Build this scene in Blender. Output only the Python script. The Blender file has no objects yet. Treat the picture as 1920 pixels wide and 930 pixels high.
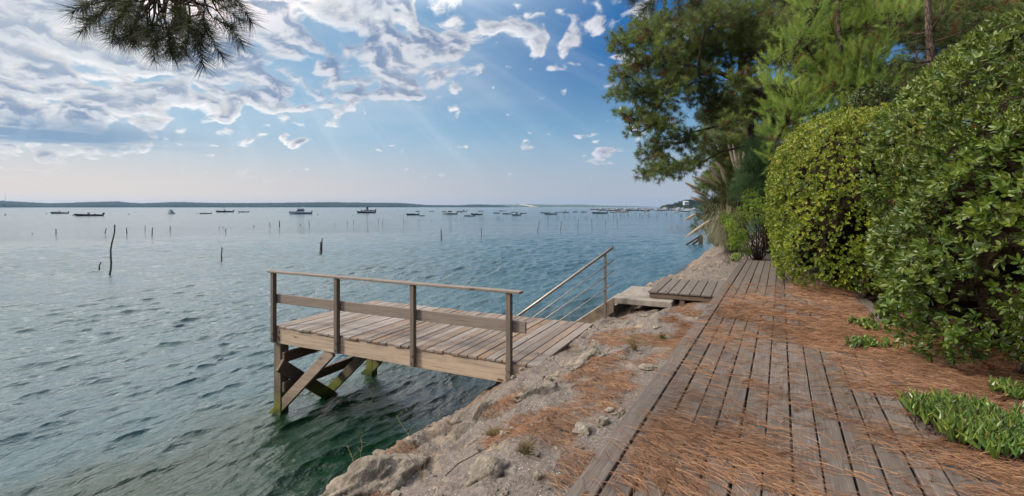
import bpy, math, random
import numpy as np
from mathutils import Vector, Matrix

random.seed(7)
RNG = np.random.default_rng(11)
R = math.radians
PI = math.pi
scene = bpy.context.scene
COL = scene.collection

# ------------------------------------------------------------------ camera
EYE = 3.45            # eye height over the water (z = 0)
F = 920.0             # focal length in pixels of the 1920 wide photograph
cam_d = bpy.data.cameras.new('camera')
cam_d.sensor_width = 36.0
cam_d.lens = F / 1920.0 * 36.0
cam_d.shift_y = -77.0 / 1920.0
cam_d.clip_start = 0.05
cam_d.clip_end = 30000.0
cam = bpy.data.objects.new('camera', cam_d)
COL.objects.link(cam)
cam.location = (0, 0, EYE)
cam.rotation_euler = (R(90), 0, 0)
scene.camera = cam

# ------------------------------------------------------------------ sky and sun
SUN_AZ = -104.0        # degrees, seen from above, from +Y towards +X
SUN_EL = 36.0
GLOW_AZ, GLOW_EL = -36.0, 31.0   # where the cloud glows brightest
scene.view_settings.view_transform = 'Standard'
scene.view_settings.look = 'None'
scene.view_settings.gamma = 1.0
scene.view_settings.use_curve_mapping = False
scene.view_settings.exposure = 0.22
scene.render.engine = 'CYCLES'
scene.cycles.max_bounces = 8
scene.cycles.diffuse_bounces = 3
scene.cycles.glossy_bounces = 3
scene.cycles.transmission_bounces = 3
scene.cycles.transparent_max_bounces = 8
scene.cycles.volume_bounces = 0
scene.cycles.caustics_reflective = False
scene.cycles.caustics_refractive = False
scene.cycles.sample_clamp_indirect = 4.0


class NT:
    """small helper to write node trees"""
    def __init__(self, tree):
        self.t = tree
        tree.nodes.clear()

    def n(self, typ, **kw):
        nd = self.t.nodes.new(typ)
        for k, v in kw.items():
            setattr(nd, k, v)
        return nd

    def link(self, a, b):
        self.t.links.new(a, b)

    def put(self, sock, v):
        if hasattr(v, 'is_output') or isinstance(v, bpy.types.NodeSocket):
            self.t.links.new(v, sock)
        elif v is not None:
            if isinstance(v, (tuple, list)) and len(v) == 3 and sock.type == 'RGBA':
                v = tuple(v) + (1.0,)
            sock.default_value = v

    def m(self, op, a, b=None, c=None, clamp=False):
        nd = self.n('ShaderNodeMath', operation=op, use_clamp=clamp)
        self.put(nd.inputs[0], a)
        if b is not None: self.put(nd.inputs[1], b)
        if c is not None: self.put(nd.inputs[2], c)
        return nd.outputs[0]

    def mr(self, v, a, b, c=0.0, d=1.0, smooth=True):
        nd = self.n('ShaderNodeMapRange', interpolation_type='SMOOTHSTEP' if smooth else 'LINEAR')
        nd.clamp = True
        for i, x in enumerate((v, a, b, c, d)):
            self.put(nd.inputs[i], x)
        return nd.outputs[0]

    def mix(self, f, a, b, mode='MIX'):
        nd = self.n('ShaderNodeMix', data_type='RGBA', blend_type=mode)
        nd.clamp_factor = True
        self.put(nd.inputs[0], f)
        self.put(nd.inputs[6], a)
        self.put(nd.inputs[7], b)
        return nd.outputs[2]

    def noise(self, vec, scale, detail=3.0, rough=0.55, dist=0.0, out=0):
        nd = self.n('ShaderNodeTexNoise')
        if vec is not None: self.put(nd.inputs['Vector'], vec)
        nd.inputs['Scale'].default_value = scale
        nd.inputs['Detail'].default_value = detail
        nd.inputs['Roughness'].default_value = rough
        nd.inputs['Distortion'].default_value = dist
        return nd.outputs[out]

    def voro(self, vec, scale, feature='F1', out=0, rnd=1.0):
        nd = self.n('ShaderNodeTexVoronoi', feature=feature)
        if vec is not None: self.put(nd.inputs['Vector'], vec)
        nd.inputs['Scale'].default_value = scale
        nd.inputs['Randomness'].default_value = rnd
        return nd.outputs[out]

    def mapv(self, vec, scale=(1, 1, 1), loc=(0, 0, 0), rot=(0, 0, 0)):
        nd = self.n('ShaderNodeMapping')
        self.put(nd.inputs[0], vec)
        nd.inputs['Location'].default_value = loc
        nd.inputs['Rotation'].default_value = rot
        nd.inputs['Scale'].default_value = scale
        return nd.outputs[0]

    def xyz(self, vec):
        nd = self.n('ShaderNodeSeparateXYZ')
        self.put(nd.inputs[0], vec)
        return nd.outputs

    def comb(self, x, y, z):
        nd = self.n('ShaderNodeCombineXYZ')
        for i, v in enumerate((x, y, z)):
            self.put(nd.inputs[i], v)
        return nd.outputs[0]

    def vm(self, op, a, b=None, out=0):
        nd = self.n('ShaderNodeVectorMath', operation=op)
        self.put(nd.inputs[0], a)
        if b is not None: self.put(nd.inputs[1], b)
        return nd.outputs[out]

    def coord(self, which='Object'):
        return self.n('ShaderNodeTexCoord').outputs[which]

    def pos(self):
        return self.n('ShaderNodeNewGeometry').outputs['Position']

    def attr(self, name):
        return self.n('ShaderNodeAttribute', attribute_name=name).outputs['Fac']

    def bump(self, h, strength=0.5, dist=0.01, normal=None):
        nd = self.n('ShaderNodeBump')
        nd.inputs['Strength'].default_value = strength
        nd.inputs['Distance'].default_value = dist
        self.put(nd.inputs['Height'], h)
        if normal is not None: self.put(nd.inputs['Normal'], normal)
        return nd.outputs[0]

    def principled(self, color, rough=0.7, normal=None, spec=0.5, metal=0.0, ior=None, sub=None):
        nd = self.n('ShaderNodeBsdfPrincipled')
        self.put(nd.inputs['Base Color'], color)
        self.put(nd.inputs['Roughness'], rough)
        self.put(nd.inputs['Specular IOR Level'], spec)
        self.put(nd.inputs['Metallic'], metal)
        if ior: nd.inputs['IOR'].default_value = ior
        if normal is not None: self.put(nd.inputs['Normal'], normal)
        return nd

    def out(self, sh, vol=None):
        o = self.n('ShaderNodeOutputMaterial')
        if sh is not None: self.link(sh, o.inputs[0])
        if vol is not None: self.link(vol, o.inputs[1])


world = bpy.data.worlds.new('World')
scene.world = world
world.use_nodes = True
SKY_STRENGTH = 0.1


def build_world():
    w = NT(world.node_tree)
    d = w.coord('Generated')
    sky = w.n('ShaderNodeTexSky', sky_type='NISHITA')
    sky.sun_disc = False
    sky.sun_elevation = R(SUN_EL)
    sky.sun_rotation = R(SUN_AZ)
    sky.air_density = 1.2
    sky.dust_density = 1.5
    sky.ozone_density = 2.5
    s = w.xyz(d)
    x, y, z = s[0], s[1], s[2]
    zc = w.m('MAXIMUM', z, 0.0)
    # direction to the sun and glare
    az, el = R(GLOW_AZ), R(GLOW_EL)
    sd = (math.sin(az) * math.cos(el), math.cos(az) * math.cos(el), math.sin(el))
    dots = w.vm('DOT_PRODUCT', d, sd, out=1)
    glow = w.mr(dots, 0.80, 1.0)
    wide = w.mr(dots, 0.68, 0.98)
    K = 1.0 / SKY_STRENGTH
    base = w.n('ShaderNodeHueSaturation')
    base.inputs['Saturation'].default_value = 1.25
    base.inputs['Value'].default_value = 0.62
    w.link(sky.outputs[0], base.inputs['Color'])
    basec = base.outputs[0]
    # blue of the open sky: deep overhead, paler lower down
    up = w.mr(z, 0.06, 0.34)
    grad = w.mix(up, (0.24 * K, 0.42 * K, 0.58 * K), (0.009 * K, 0.125 * K, 0.36 * K))
    c = w.mix(0.92, basec, grad)
    c = w.mix(w.m('MULTIPLY', wide, 0.50), c, (0.42 * K, 0.62 * K, 0.76 * K))
    # haze low on the horizon, a little warm on the sun side
    hz = w.mr(z, 0.0, 0.17, 1.0, 0.0)
    warm = w.mr(x, -0.75, 0.25, 1.0, 0.0)
    hcol = w.mix(warm, (0.40 * K, 0.42 * K, 0.47 * K), (0.76 * K, 0.64 * K, 0.55 * K))
    c = w.mix(w.m('MULTIPLY', hz, 0.92), c, hcol)
    # cloud layer, on a flat ceiling so that it closes up towards the horizon
    den = w.m('ADD', zc, 0.42)
    px = w.m('DIVIDE', x, den)
    py = w.m('DIVIDE', y, den)
    pv = w.comb(px, py, 0.0)
    warp = w.noise(pv, 4.2, 3, 0.5, out=1)
    pv2 = w.vm('ADD', pv, w.vm('MULTIPLY', w.vm('SUBTRACT', warp, (0.5, 0.5, 0.5)), (0.16, 0.16, 0.0)))
    n1 = w.noise(pv2, 7.6, 9, 0.57)
    vo = w.voro(pv2, 19.0, 'SMOOTH_F1', 0)
    n1 = w.m('ADD', n1, w.m('MULTIPLY', w.m('SUBTRACT', 0.36, vo), 0.34))
    # the same field a little towards the sun: lit and unlit sides
    off = (sd[0] * 0.021, sd[1] * 0.021, 0.0)
    n1b = w.noise(w.vm('ADD', pv2, off), 7.6, 7, 0.57)
    big = w.noise(w.vm('ADD', pv, (8.1, 4.6, 0)), 2.9, 2, 0.5)
    # cover: dense towards the sun and overhead, open low on the right
    a = w.m('DIVIDE', x, w.m('MAXIMUM', w.m('ABSOLUTE', y), 0.2))
    e = w.m('DIVIDE', zc, w.m('MAXIMUM', w.m('ABSOLUTE', y), 0.2))
    # boundary line e_b = .17 + .20 (a + .5)
    eb = w.m('ADD', w.m('MULTIPLY', w.m('ADD', a, 0.5), 0.17), 0.165)
    above = w.mr(w.m('SUBTRACT', e, eb), -0.07, 0.10)
    leftm = w.mr(a, -0.36, 0.12, 1.0, 0.0)
    low = w.mr(a, -1.0, -0.35, 1.0, 0.0)
    cover = w.m('MULTIPLY', above, w.m('ADD', w.m('MULTIPLY', leftm, 0.09), 0.15))
    cover = w.m('ADD', cover, w.m('MULTIPLY', w.m('MULTIPLY', low, w.mr(e, 0.05, 0.16)), 0.06))
    cover = w.m('ADD', cover, w.m('MULTIPLY', w.m('SUBTRACT', big, 0.5), 0.34))
    thr = w.m('SUBTRACT', 0.608, cover)
    dens = w.m('SUBTRACT', n1, thr)
    alpha = w.mr(dens, 0.0, 0.11)
    ma = w.m('DIVIDE', w.m('ADD', a, 0.37), 0.34)
    me_ = w.m('DIVIDE', w.m('SUBTRACT', e, 0.29), 0.10)
    mass = w.mr(w.m('ADD', w.m('MULTIPLY', ma, ma), w.m('MULTIPLY', me_, me_)), 0.2, 1.3, 1.0, 0.0)
    thick = w.mr(w.m('ADD', dens, w.m('MULTIPLY', mass, 0.10)), 0.06, 0.20)
    vob = w.voro(w.vm('ADD', pv2, off), 19.0, 'SMOOTH_F1', 0)
    n1b = w.m('ADD', n1b, w.m('MULTIPLY', w.m('SUBTRACT', 0.36, vob), 0.34))
    lit = w.mr(w.m('SUBTRACT', n1, n1b), -0.06, 0.06)
    shade = w.mix(glow, (0.11 * K, 0.17 * K, 0.32 * K), (0.19 * K, 0.28 * K, 0.43 * K))
    white = w.mix(wide, (0.66 * K, 0.66 * K, 0.71 * K), (0.92 * K, 0.90 * K, 0.88 * K))
    soft = w.mr(w.m('SUBTRACT', n1, n1b), -0.09, 0.09, 0.66, 1.10, smooth=False)
    scl = w.n('ShaderNodeVectorMath', operation='SCALE')
    w.put(scl.inputs[0], white); w.put(scl.inputs['Scale'], soft)
    white = scl.outputs[0]
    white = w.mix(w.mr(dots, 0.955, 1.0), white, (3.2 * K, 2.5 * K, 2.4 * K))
    mass2 = w.m('MULTIPLY', mass, w.mr(n1, 0.44, 0.60))
    c = w.mix(w.m('MULTIPLY', mass2, 0.55), c, (0.20 * K, 0.29 * K, 0.46 * K))
    white = w.mix(w.m('MULTIPLY', w.mr(z, 0.36, 0.50), w.mr(x, -0.25, 0.25, 1.0, 0.12)), white, (4.6 * K, 4.4 * K, 4.2 * K))  # clouds out of view at upper left, boosted to brighten the water
    ccol = w.mix(w.m('MULTIPLY', thick, w.m('SUBTRACT', 1.0, w.m('MULTIPLY', lit, 0.55))), white, shade)
    fade = w.mr(z, 0.025, 0.12)
    c = w.mix(w.m('MULTIPLY', alpha, w.m('MULTIPLY', fade, 0.96)), c, ccol)
    # thin white veil, bright near the sun
    n2 = w.noise(w.vm('MULTIPLY', pv2, (0.6, 1.2, 1.0)), 2.1, 6, 0.6)
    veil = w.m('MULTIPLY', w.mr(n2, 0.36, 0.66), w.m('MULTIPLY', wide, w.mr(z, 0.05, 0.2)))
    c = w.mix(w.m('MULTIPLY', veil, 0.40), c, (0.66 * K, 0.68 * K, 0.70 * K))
    hl = w.m('MULTIPLY', w.mr(z, 0.36, 0.50), w.mr(x, -0.25, 0.2, 1.0, 0.0))  # added bright veil above the view, for lighter water reflections
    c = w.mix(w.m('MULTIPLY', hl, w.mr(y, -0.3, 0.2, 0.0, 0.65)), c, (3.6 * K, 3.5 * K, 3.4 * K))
    # grey-blue bank of stratus low on the left
    st = w.noise(w.comb(w.m('MULTIPLY', x, 1.6), w.m('MULTIPLY', y, 1.0), w.m('MULTIPLY', z, 16.0)), 1.6, 5, 0.6)
    sb = w.m('MULTIPLY', w.mr(z, 0.065, 0.095), w.mr(z, 0.11, 0.145, 1.0, 0.0))
    sb = w.m('MULTIPLY', sb, w.mr(x, -0.66, -0.48, 1.0, 0.0))
    c = w.mix(w.m('MULTIPLY', sb, w.mr(st, 0.42, 0.56)), c, (0.22 * K, 0.33 * K, 0.47 * K))
    # soft shafts of light fanning down from the sun
    perp1 = Vector(sd).cross(Vector((0, 0, 1))).normalized()
    perp2 = Vector(sd).cross(perp1).normalized()
    ax = w.vm('DOT_PRODUCT', d, tuple(perp1), out=1)
    ay = w.vm('DOT_PRODUCT', d, tuple(perp2), out=1)
    ang = w.m('ARCTAN2', ay, ax)
    rays = w.noise(w.comb(w.m('MULTIPLY', ang, 1.0), 0.0, 0.0), 9.0, 3, 0.6)
    rm = w.m('MULTIPLY', w.mr(dots, 0.55, 0.80), w.mr(dots, 0.9, 0.97, 1.0, 0.0))
    rm = w.m('MULTIPLY', rm, w.mr(z, 0.03, 0.12))
    c = w.mix(w.m('MULTIPLY', w.m('MULTIPLY', w.mr(rays, 0.45, 0.68), rm), 0.09), c, (0.8 * K, 0.85 * K, 0.9 * K))
    # below the horizon
    c = w.mix(w.mr(z, -0.02, 0.0, 1.0, 0.0), c, (0.16 * K, 0.17 * K, 0.17 * K))
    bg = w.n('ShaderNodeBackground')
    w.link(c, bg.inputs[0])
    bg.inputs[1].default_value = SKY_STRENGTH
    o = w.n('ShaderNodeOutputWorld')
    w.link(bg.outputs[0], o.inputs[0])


build_world()
world.cycles.sampling_method = 'MANUAL'
world.cycles.sample_map_resolution = 512

sun_d = bpy.data.lights.new('sun', 'SUN')
sun_d.energy = 3.2
sun_d.angle = R(10)
sun_d.color = (1.0, 0.90, 0.77)
sun = bpy.data.objects.new('sun', sun_d)
COL.objects.link(sun)
_az, _el = R(SUN_AZ), R(SUN_EL)
_sd = Vector((math.sin(_az) * math.cos(_el), math.cos(_az) * math.cos(_el), math.sin(_el)))
sun.rotation_euler = _sd.to_track_quat('Z', 'Y').to_euler()
sun.location = (-20, 30, 30)

# ------------------------------------------------------------------ helpers


def tag(o, label=None, cat=None, group=None, kind=None):
    if label: o['label'] = label
    if cat: o['category'] = cat
    if group: o['group'] = group
    if kind: o['kind'] = kind
    return o


def empty(name, loc=(0, 0, 0), rz=0.0, parent=None):
    o = bpy.data.objects.new(name, None)
    o.empty_display_size = 0.2
    COL.objects.link(o)
    o.location = loc
    o.rotation_euler = (0, 0, rz)
    if parent: o.parent = parent
    return o


def mesh_np(name, V, faces, mats, parent=None, smooth=False, mi=None, attrs=None, loc=None):
    """faces: list of (M,k) integer arrays"""
    V = np.asarray(V, dtype=np.float32).reshape(-1, 3)
    if isinstance(faces, np.ndarray): faces = [faces]
    faces = [np.asarray(f, dtype=np.int32) for f in faces if len(f)]
    me = bpy.data.meshes.new(name)
    nl = sum(f.size for f in faces)
    nf = sum(len(f) for f in faces)
    me.vertices.add(len(V))
    me.vertices.foreach_set('co', V.ravel())
    me.loops.add(nl)
    me.loops.foreach_set('vertex_index', np.concatenate([f.ravel() for f in faces]))
    me.polygons.add(nf)
    tot = np.concatenate([np.full(len(f), f.shape[1], dtype=np.int32) for f in faces])
    st = np.concatenate([[0], np.cumsum(tot)[:-1]]).astype(np.int32)
    me.polygons.foreach_set('loop_start', st)
    me.polygons.foreach_set('loop_total', tot)
    if mi is not None:
        me.polygons.foreach_set('material_index', np.asarray(mi, dtype=np.int32))
    me.polygons.foreach_set('use_smooth', np.full(nf, bool(smooth)))
    if not isinstance(mats, (list, tuple)): mats = [mats]
    for m_ in mats: me.materials.append(m_)
    if attrs:
        for k, v in attrs.items():
            at = me.attributes.new(k, 'FLOAT', 'POINT')
            at.data.foreach_set('value', np.asarray(v, dtype=np.float32))
    me.update(calc_edges=True)
    me.validate()
    if not smooth: me.shade_flat()
    o = bpy.data.objects.new(name, me)
    COL.objects.link(o)
    if parent: o.parent = parent
    if loc is not None: o.location = loc
    return o


class MB:
    """collects boxes, bars, tubes and lofts into one mesh"""
    def __init__(self):
        self.V = []; self.Q = []; self.T = []; self.rnd = []; self.n = 0

    def add(self, V, Q=(), T=(), r=0.5):
        V = np.asarray(V, float).reshape(-1, 3)
        self.V.append(V)
        if len(Q): self.Q.append(np.asarray(Q) + self.n)
        if len(T): self.T.append(np.asarray(T) + self.n)
        self.rnd.append(np.full(len(V), r))
        self.n += len(V)

    BOXQ = [(0, 3, 2, 1), (4, 5, 6, 7), (0, 1, 5, 4), (1, 2, 6, 5), (2, 3, 7, 6), (3, 0, 4, 7)]

    def box(self, x0, x1, y0, y1, z0, z1, r=0.5, bev=0.0):
        if bev <= 0:
            V = [(x0, y0, z0), (x1, y0, z0), (x1, y1, z0), (x0, y1, z0), (x0, y0, z1), (x1, y0, z1), (x1, y1, z1), (x0, y1, z1)]
            self.add(V, self.BOXQ, r=r)
            return
        c = np.array([(x0 + x1) / 2, (y0 + y1) / 2, (z0 + z1) / 2])
        h = np.array([(x1 - x0) / 2, (y1 - y0) / 2, (z1 - z0) / 2])
        self.bevbox(c, h, np.eye(3), bev, r)

    def bevbox(self, c, h, M, b, r=0.5):
        """chamfered box: centre c, half sizes h, rows of M are the axes"""
        b = min(b, 0.45 * min(h))
        V = []; key = {}
        for sx in (-1, 1):
            for sy in (-1, 1):
                for sz in (-1, 1):
                    for ax in range(3):
                        p = np.array([sx * (h[0] - b), sy * (h[1] - b), sz * (h[2] - b)], float)
                        p[ax] = (sx, sy, sz)[ax] * h[ax]
                        key[(sx, sy, sz, ax)] = len(V)
                        V.append(p)
        Q = []; T = []
        for ax in range(3):
            o1, o2 = [k for k in range(3) if k != ax]
            for s_ in (-1, 1):
                ring = []
                for a_, b_ in ((-1, -1), (1, -1), (1, 1), (-1, 1)):
                    sg = [0, 0, 0]; sg[ax] = s_; sg[o1] = a_; sg[o2] = b_
                    ring.append(key[(sg[0], sg[1], sg[2], ax)])
                Q.append(ring if (s_ > 0) == (ax != 1) else ring[::-1])
        for ax in range(3):
            o1, o2 = [k for k in range(3) if k != ax]
            for a_ in (-1, 1):
                for b_ in (-1, 1):
                    pts = []
                    for s_, f_ in ((-1, o1), (1, o1), (1, o2), (-1, o2)):
                        sg = [0, 0, 0]; sg[ax] = s_; sg[o1] = a_; sg[o2] = b_
                        pts.append(key[(sg[0], sg[1], sg[2], f_)])
                    Q.append(pts)
        for sx in (-1, 1):
            for sy in (-1, 1):
                for sz in (-1, 1):
                    T.append([key[(sx, sy, sz, 0)], key[(sx, sy, sz, 1)], key[(sx, sy, sz, 2)]])
        V = np.array(V) @ np.asarray(M, float) + np.asarray(c, float)
        self.add(V, Q, T, r=r)

    def bar(self, p0, p1, w, h, up=(0, 0, 1), b=0.004, r=0.5):
        """rectangular bar from p0 to p1, w across, h along up"""
        p0 = np.asarray(p0, float); p1 = np.asarray(p1, float)
        d = p1 - p0; L = np.linalg.norm(d); d /= L
        up = np.asarray(up, float)
        s_ = np.cross(d, up); s_ /= np.linalg.norm(s_)
        u = np.cross(s_, d)
        self.bevbox((p0 + p1) / 2, (L / 2, w / 2, h / 2), np.array([d, s_, u]), b, r)

    def tube(self, pts, rad, seg=8, r=0.5, caps=True):
        pts = np.asarray(pts, float)
        n = len(pts)
        if np.isscalar(rad): rad = [rad] * n
        d = np.gradient(pts, axis=0)
        d /= np.maximum(np.linalg.norm(d, axis=1)[:, None], 1e-9)
        ref = np.array([0, 0, 1.0]) if abs(d[0][2]) < 0.9 else np.array([1.0, 0, 0])
        a = np.cross(d[0], ref); a /= np.linalg.norm(a)
        V = []
        th = np.linspace(0, 2 * PI, seg, endpoint=False)
        for i in range(n):
            a = a - d[i] * np.dot(a, d[i]); a /= max(np.linalg.norm(a), 1e-9)
            b = np.cross(d[i], a)
            V.append(pts[i] + rad[i] * (np.cos(th)[:, None] * a + np.sin(th)[:, None] * b))
        V = np.concatenate(V)
        Q = []
        for i in range(n - 1):
            for j in range(seg):
                k = (j + 1) % seg
                Q.append((i * seg + j, i * seg + k, (i + 1) * seg + k, (i + 1) * seg + j))
        T = []
        if caps:
            V = np.concatenate([V, [pts[0], pts[-1]]])
            c0, c1 = len(V) - 2, len(V) - 1
            for j in range(seg):
                k = (j + 1) % seg
                T.append((c0, k, j)); T.append((c1, (n - 1) * seg + j, (n - 1) * seg + k))
        self.add(V, Q, T, r=r)

    def build(self, name, mats, parent=None, smooth=False, loc=None):
        V = np.concatenate(self.V)
        fs = []
        if self.Q: fs.append(np.concatenate(self.Q))
        if self.T: fs.append(np.concatenate(self.T))
        return mesh_np(name, V, fs, mats, parent, smooth, attrs={'rnd': np.concatenate(self.rnd)}, loc=loc)


def children(o): return [c for c in bpy.data.objects if c.parent == o]


def copy_tree(o, kids, parent=None):
    """kids: dict object -> list of its children, taken once"""
    c = o.copy(); COL.objects.link(c)
    if parent: c.parent = parent
    for ch in kids.get(o.name, []):
        copy_tree(ch, kids, c)
    return c


def kidmap():
    d = {}
    for o in bpy.data.objects:
        if o.parent: d.setdefault(o.parent.name, []).append(o)
    return d


# numpy gradient-less value noise ---------------------------------------
_tab = np.random.default_rng(5).random((256, 256))


def vnoise(x, y, seed=0):
    x = np.asarray(x, float) + seed * 17.31; y = np.asarray(y, float) + seed * 9.77
    xi = np.floor(x).astype(int); yi = np.floor(y).astype(int)
    fx = x - xi; fy = y - yi
    fx = fx * fx * fx * (fx * (fx * 6 - 15) + 10); fy = fy * fy * fy * (fy * (fy * 6 - 15) + 10)
    a = _tab[xi & 255, yi & 255]; b = _tab[(xi + 1) & 255, yi & 255]
    c = _tab[xi & 255, (yi + 1) & 255]; d = _tab[(xi + 1) & 255, (yi + 1) & 255]
    return (a * (1 - fx) + b * fx) * (1 - fy) + (c * (1 - fx) + d * fx) * fy - 0.5


def fbm(x, y, oct=5, seed=0, gain=0.5):
    s = 0; amp = 1
    for i in range(oct):
        s = s + amp * vnoise(x, y, seed + i)
        x = x * 2.03; y = y * 2.03; amp *= gain
    return s


def P(px, py, D):
    """the point that is D metres in front of the camera and seen at (px, py)"""
    return np.array([(px - 960) / F * D, D, EYE + (388 - py) / F * D])


def on_z(px, py, z=0.0):
    D = (EYE - z) * F / (py - 388.0)
    return np.array([(px - 960) / F * D, D, z])


# shore frame: s runs along the boardwalk, n to the right of it
Tv = np.array([0.481, 0.877]); Tv /= np.linalg.norm(Tv)
Nv = np.array([Tv[1], -Tv[0]])
SH_ANG = math.atan2(Tv[1], Tv[0])


def sn_xy(s, n): return s * Tv[0] + n * Nv[0], s * Tv[1] + n * Nv[1]
def xy_sn(x, y): return x * Tv[0] + y * Tv[1], x * Nv[0] + y * Nv[1]


PROF_N = [-40, -14, -9, -6.2, -5.2, -4.6, -4.25, -3.9, -3.6, -3.25, -2.8, -2.0, -1.3, -0.9, 0.8, 1.6, 3, 8, 30, 400]
PROF_Z = [-4.0, -3.2, -2.2, -1.2, -0.75, -0.35, 0.05, 0.5, 0.82, 1.08, 1.40, 1.62, 1.75, 1.78, 1.78, 1.88, 1.9, 2.3, 4.0, 8.0]


def shore_shift(s):
    a = np.clip(np.asarray(s, float) - 30, 0, None)
    return 0.012 * a * a + 0.25 * np.sin(np.asarray(s, float) * 0.35 + 0.7) * np.clip(np.asarray(s, float) / 14, 0, 1)


def height(s, n):
    s = np.asarray(s, float); n = np.asarray(n, float)
    nn = n - shore_shift(s) * np.clip((-1.0 - n) / 2.5, 0, 1) * (s < 30) - shore_shift(s) * (s >= 30)
    nn = nn + 0.22 * fbm(s * 0.9, n * 0.9, 3, 3) * np.clip((-2.2 - n) / 1.0, 0, 1)
    z = np.interp(nn, PROF_N, PROF_Z)
    bank = np.clip((-1.15 - nn) / 0.5, 0, 1) * np.clip((nn + 7) / 2, 0, 1)
    # strata run along the shore
    lump = 0.13 * fbm(s * 0.8 + 0.3 * n, n * 1.6, 4, 1) + 0.06 * np.abs(fbm(s * 2.3, n * 4.2, 4, 9)) + 0.055 * np.abs(fbm(s * 7, n * 10, 4, 21))
    ridge = 0.5 - np.abs(fbm(s * 1.1 + n * 0.6, n * 2.6, 3, 31)) * 2
    z = z + bank * (lump + 0.055 * ridge * np.clip((-1.6 - nn), 0.25, 1) - 0.02)
    land = np.clip((nn - 1.5) / 1.0, 0, 1)
    z = z + land * 0.10 * fbm(s * 0.6, n * 0.6, 3, 12)
    far = np.clip((s - 17) / 4, 0, 1) * np.clip((nn + 3.2) / 1.2, 0, 1) * np.clip((2.5 - nn) / 1.0, 0, 1)
    z = z + far * (0.10 + 0.1 * fbm(s * 0.8, n * 0.8, 3, 15))
    # stay under the boardwalk planks
    bw = (s < 16.2) & (n > -1.15) & (n < 1.4)
    z = np.where(bw, np.minimum(z, 1.855), z)
    return z


def ground_z(x, y):
    s, n = xy_sn(x, y)
    return float(height(s, n))


# ------------------------------------------------------------------ materials
def mat(name):
    m_ = bpy.data.materials.new(name)
    m_.use_nodes = True
    return m_, NT(m_.node_tree)


def simple(name, col, rough=0.6, spec=0.5, metal=0.0, var=0.12, scale=6.0, bump=0.0):
    m_, t = mat(name)
    co = t.coord('Object')
    nz = t.noise(co, scale, 5, 0.6)
    dark = tuple(c * (1 - 2.2 * var) for c in col); light = tuple(min(1, c * (1 + 1.5 * var)) for c in col)
    c = t.mix(t.mr(nz, 0.3, 0.7), dark, light)
    nrm = t.bump(nz, 0.4, bump) if bump else None
    t.out(t.principled(c, rough, nrm, spec, metal).outputs[0])
    return m_


def wood_mat(name, axis, cols, grain=1.0, algae=False, alift=0.0, knots=True, rough=0.75, gap_dirt=0.0):
    """cols: list of base colours that the per-board value picks from"""
    m_, t = mat(name)
    co = t.coord('Object')
    r = t.attr('rnd')
    sh = t.comb(t.m('MULTIPLY', r, 37.0), t.m('MULTIPLY', r, 91.0), t.m('MULTIPLY', r, 53.0))
    v = t.vm('ADD', co, sh)
    sc = [48.0 * grain] * 3; sc[axis] = 1.9 * grain
    g = t.noise(t.mapv(v, tuple(sc)), 1.0, 6, 0.65, 0.6)
    sc2 = [130.0 * grain] * 3; sc2[axis] = 4.0 * grain
    g2 = t.noise(t.mapv(v, tuple(sc2)), 1.0, 4, 0.7, 0.3)
    blot = t.noise(v, 2.2, 4, 0.6)
    blot2 = t.noise(v, 9.0, 5, 0.7)
    ramp = t.n('ShaderNodeValToRGB')
    el = ramp.color_ramp.elements
    while len(el) < len(cols): el.new(0.5)
    for i, c in enumerate(cols):
        el[i].position = i / (len(cols) - 1) if len(cols) > 1 else 0
        el[i].color = tuple(c) + (1,)
    t.put(ramp.inputs[0], t.m('FRACT', t.m('ADD', r, t.m('MULTIPLY', t.m('SUBTRACT', blot, 0.5), 0.25))))
    c = ramp.outputs[0]
    c = t.mix(t.mr(g, 0.30, 0.58), t.mix(0.45, c, (0.045, 0.033, 0.025)), c)
    c = t.mix(t.m('MULTIPLY', t.mr(g2, 0.50, 0.75), 0.35), c, (0.36, 0.33, 0.30), 'MIX')
    c = t.mix(t.m('MULTIPLY', t.mr(g2, 0.30, 0.44, 1.0, 0.0), 0.5), c, (0.035, 0.027, 0.02))
    c = t.mix(t.m('MULTIPLY', t.mr(blot2, 0.52, 0.75), 0.25), c, (0.09, 0.075, 0.06))
    h = t.m('ADD', t.m('MULTIPLY', g, 0.6), t.m('MULTIPLY', g2, 0.4))
    if knots:
        ks = [5.5, 5.5, 5.5]; ks[axis] = 1.9
        kd = t.voro(t.mapv(v, tuple(ks)), 1.0, 'F1', 0)
        c = t.mix(t.mr(kd, 0.07, 0.13, 0.85, 0.0), c, (0.045, 0.022, 0.012))
        ring = t.m('SINE', t.m('MULTIPLY', kd, 90.0))
        c = t.mix(t.m('MULTIPLY', t.mr(kd, 0.1, 0.32, 0.22, 0.0), t.mr(ring, -0.3, 0.9)), c, (0.10, 0.06, 0.035))
    rgh = rough
    if algae:
        z = t.xyz(t.pos())[2]
        zz = t.m('ADD', t.m('ADD', z, alift), t.m('MULTIPLY', t.m('SUBTRACT', t.noise(co, 5.0, 4, 0.7), 0.5), 0.55))
        c = t.mix(t.mr(zz, 0.40, 0.75, 1.0, 0.0), c, t.mix(0.55, c, (0.05, 0.04, 0.026)))
        c = t.mix(t.mr(zz, 0.16, 0.44, 0.9, 0.0), c, (0.11, 0.12, 0.018))
        c = t.mix(t.mr(zz, -0.05, 0.18, 1.0, 0.0), c, (0.025, 0.035, 0.008))
        rgh = t.mr(zz, 0.0, 0.4, 0.35, rough)
    nrm = t.bump(h, 0.7, 0.004)
    t.out(t.principled(c, rgh, nrm, 0.35).outputs[0])
    return m_


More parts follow.
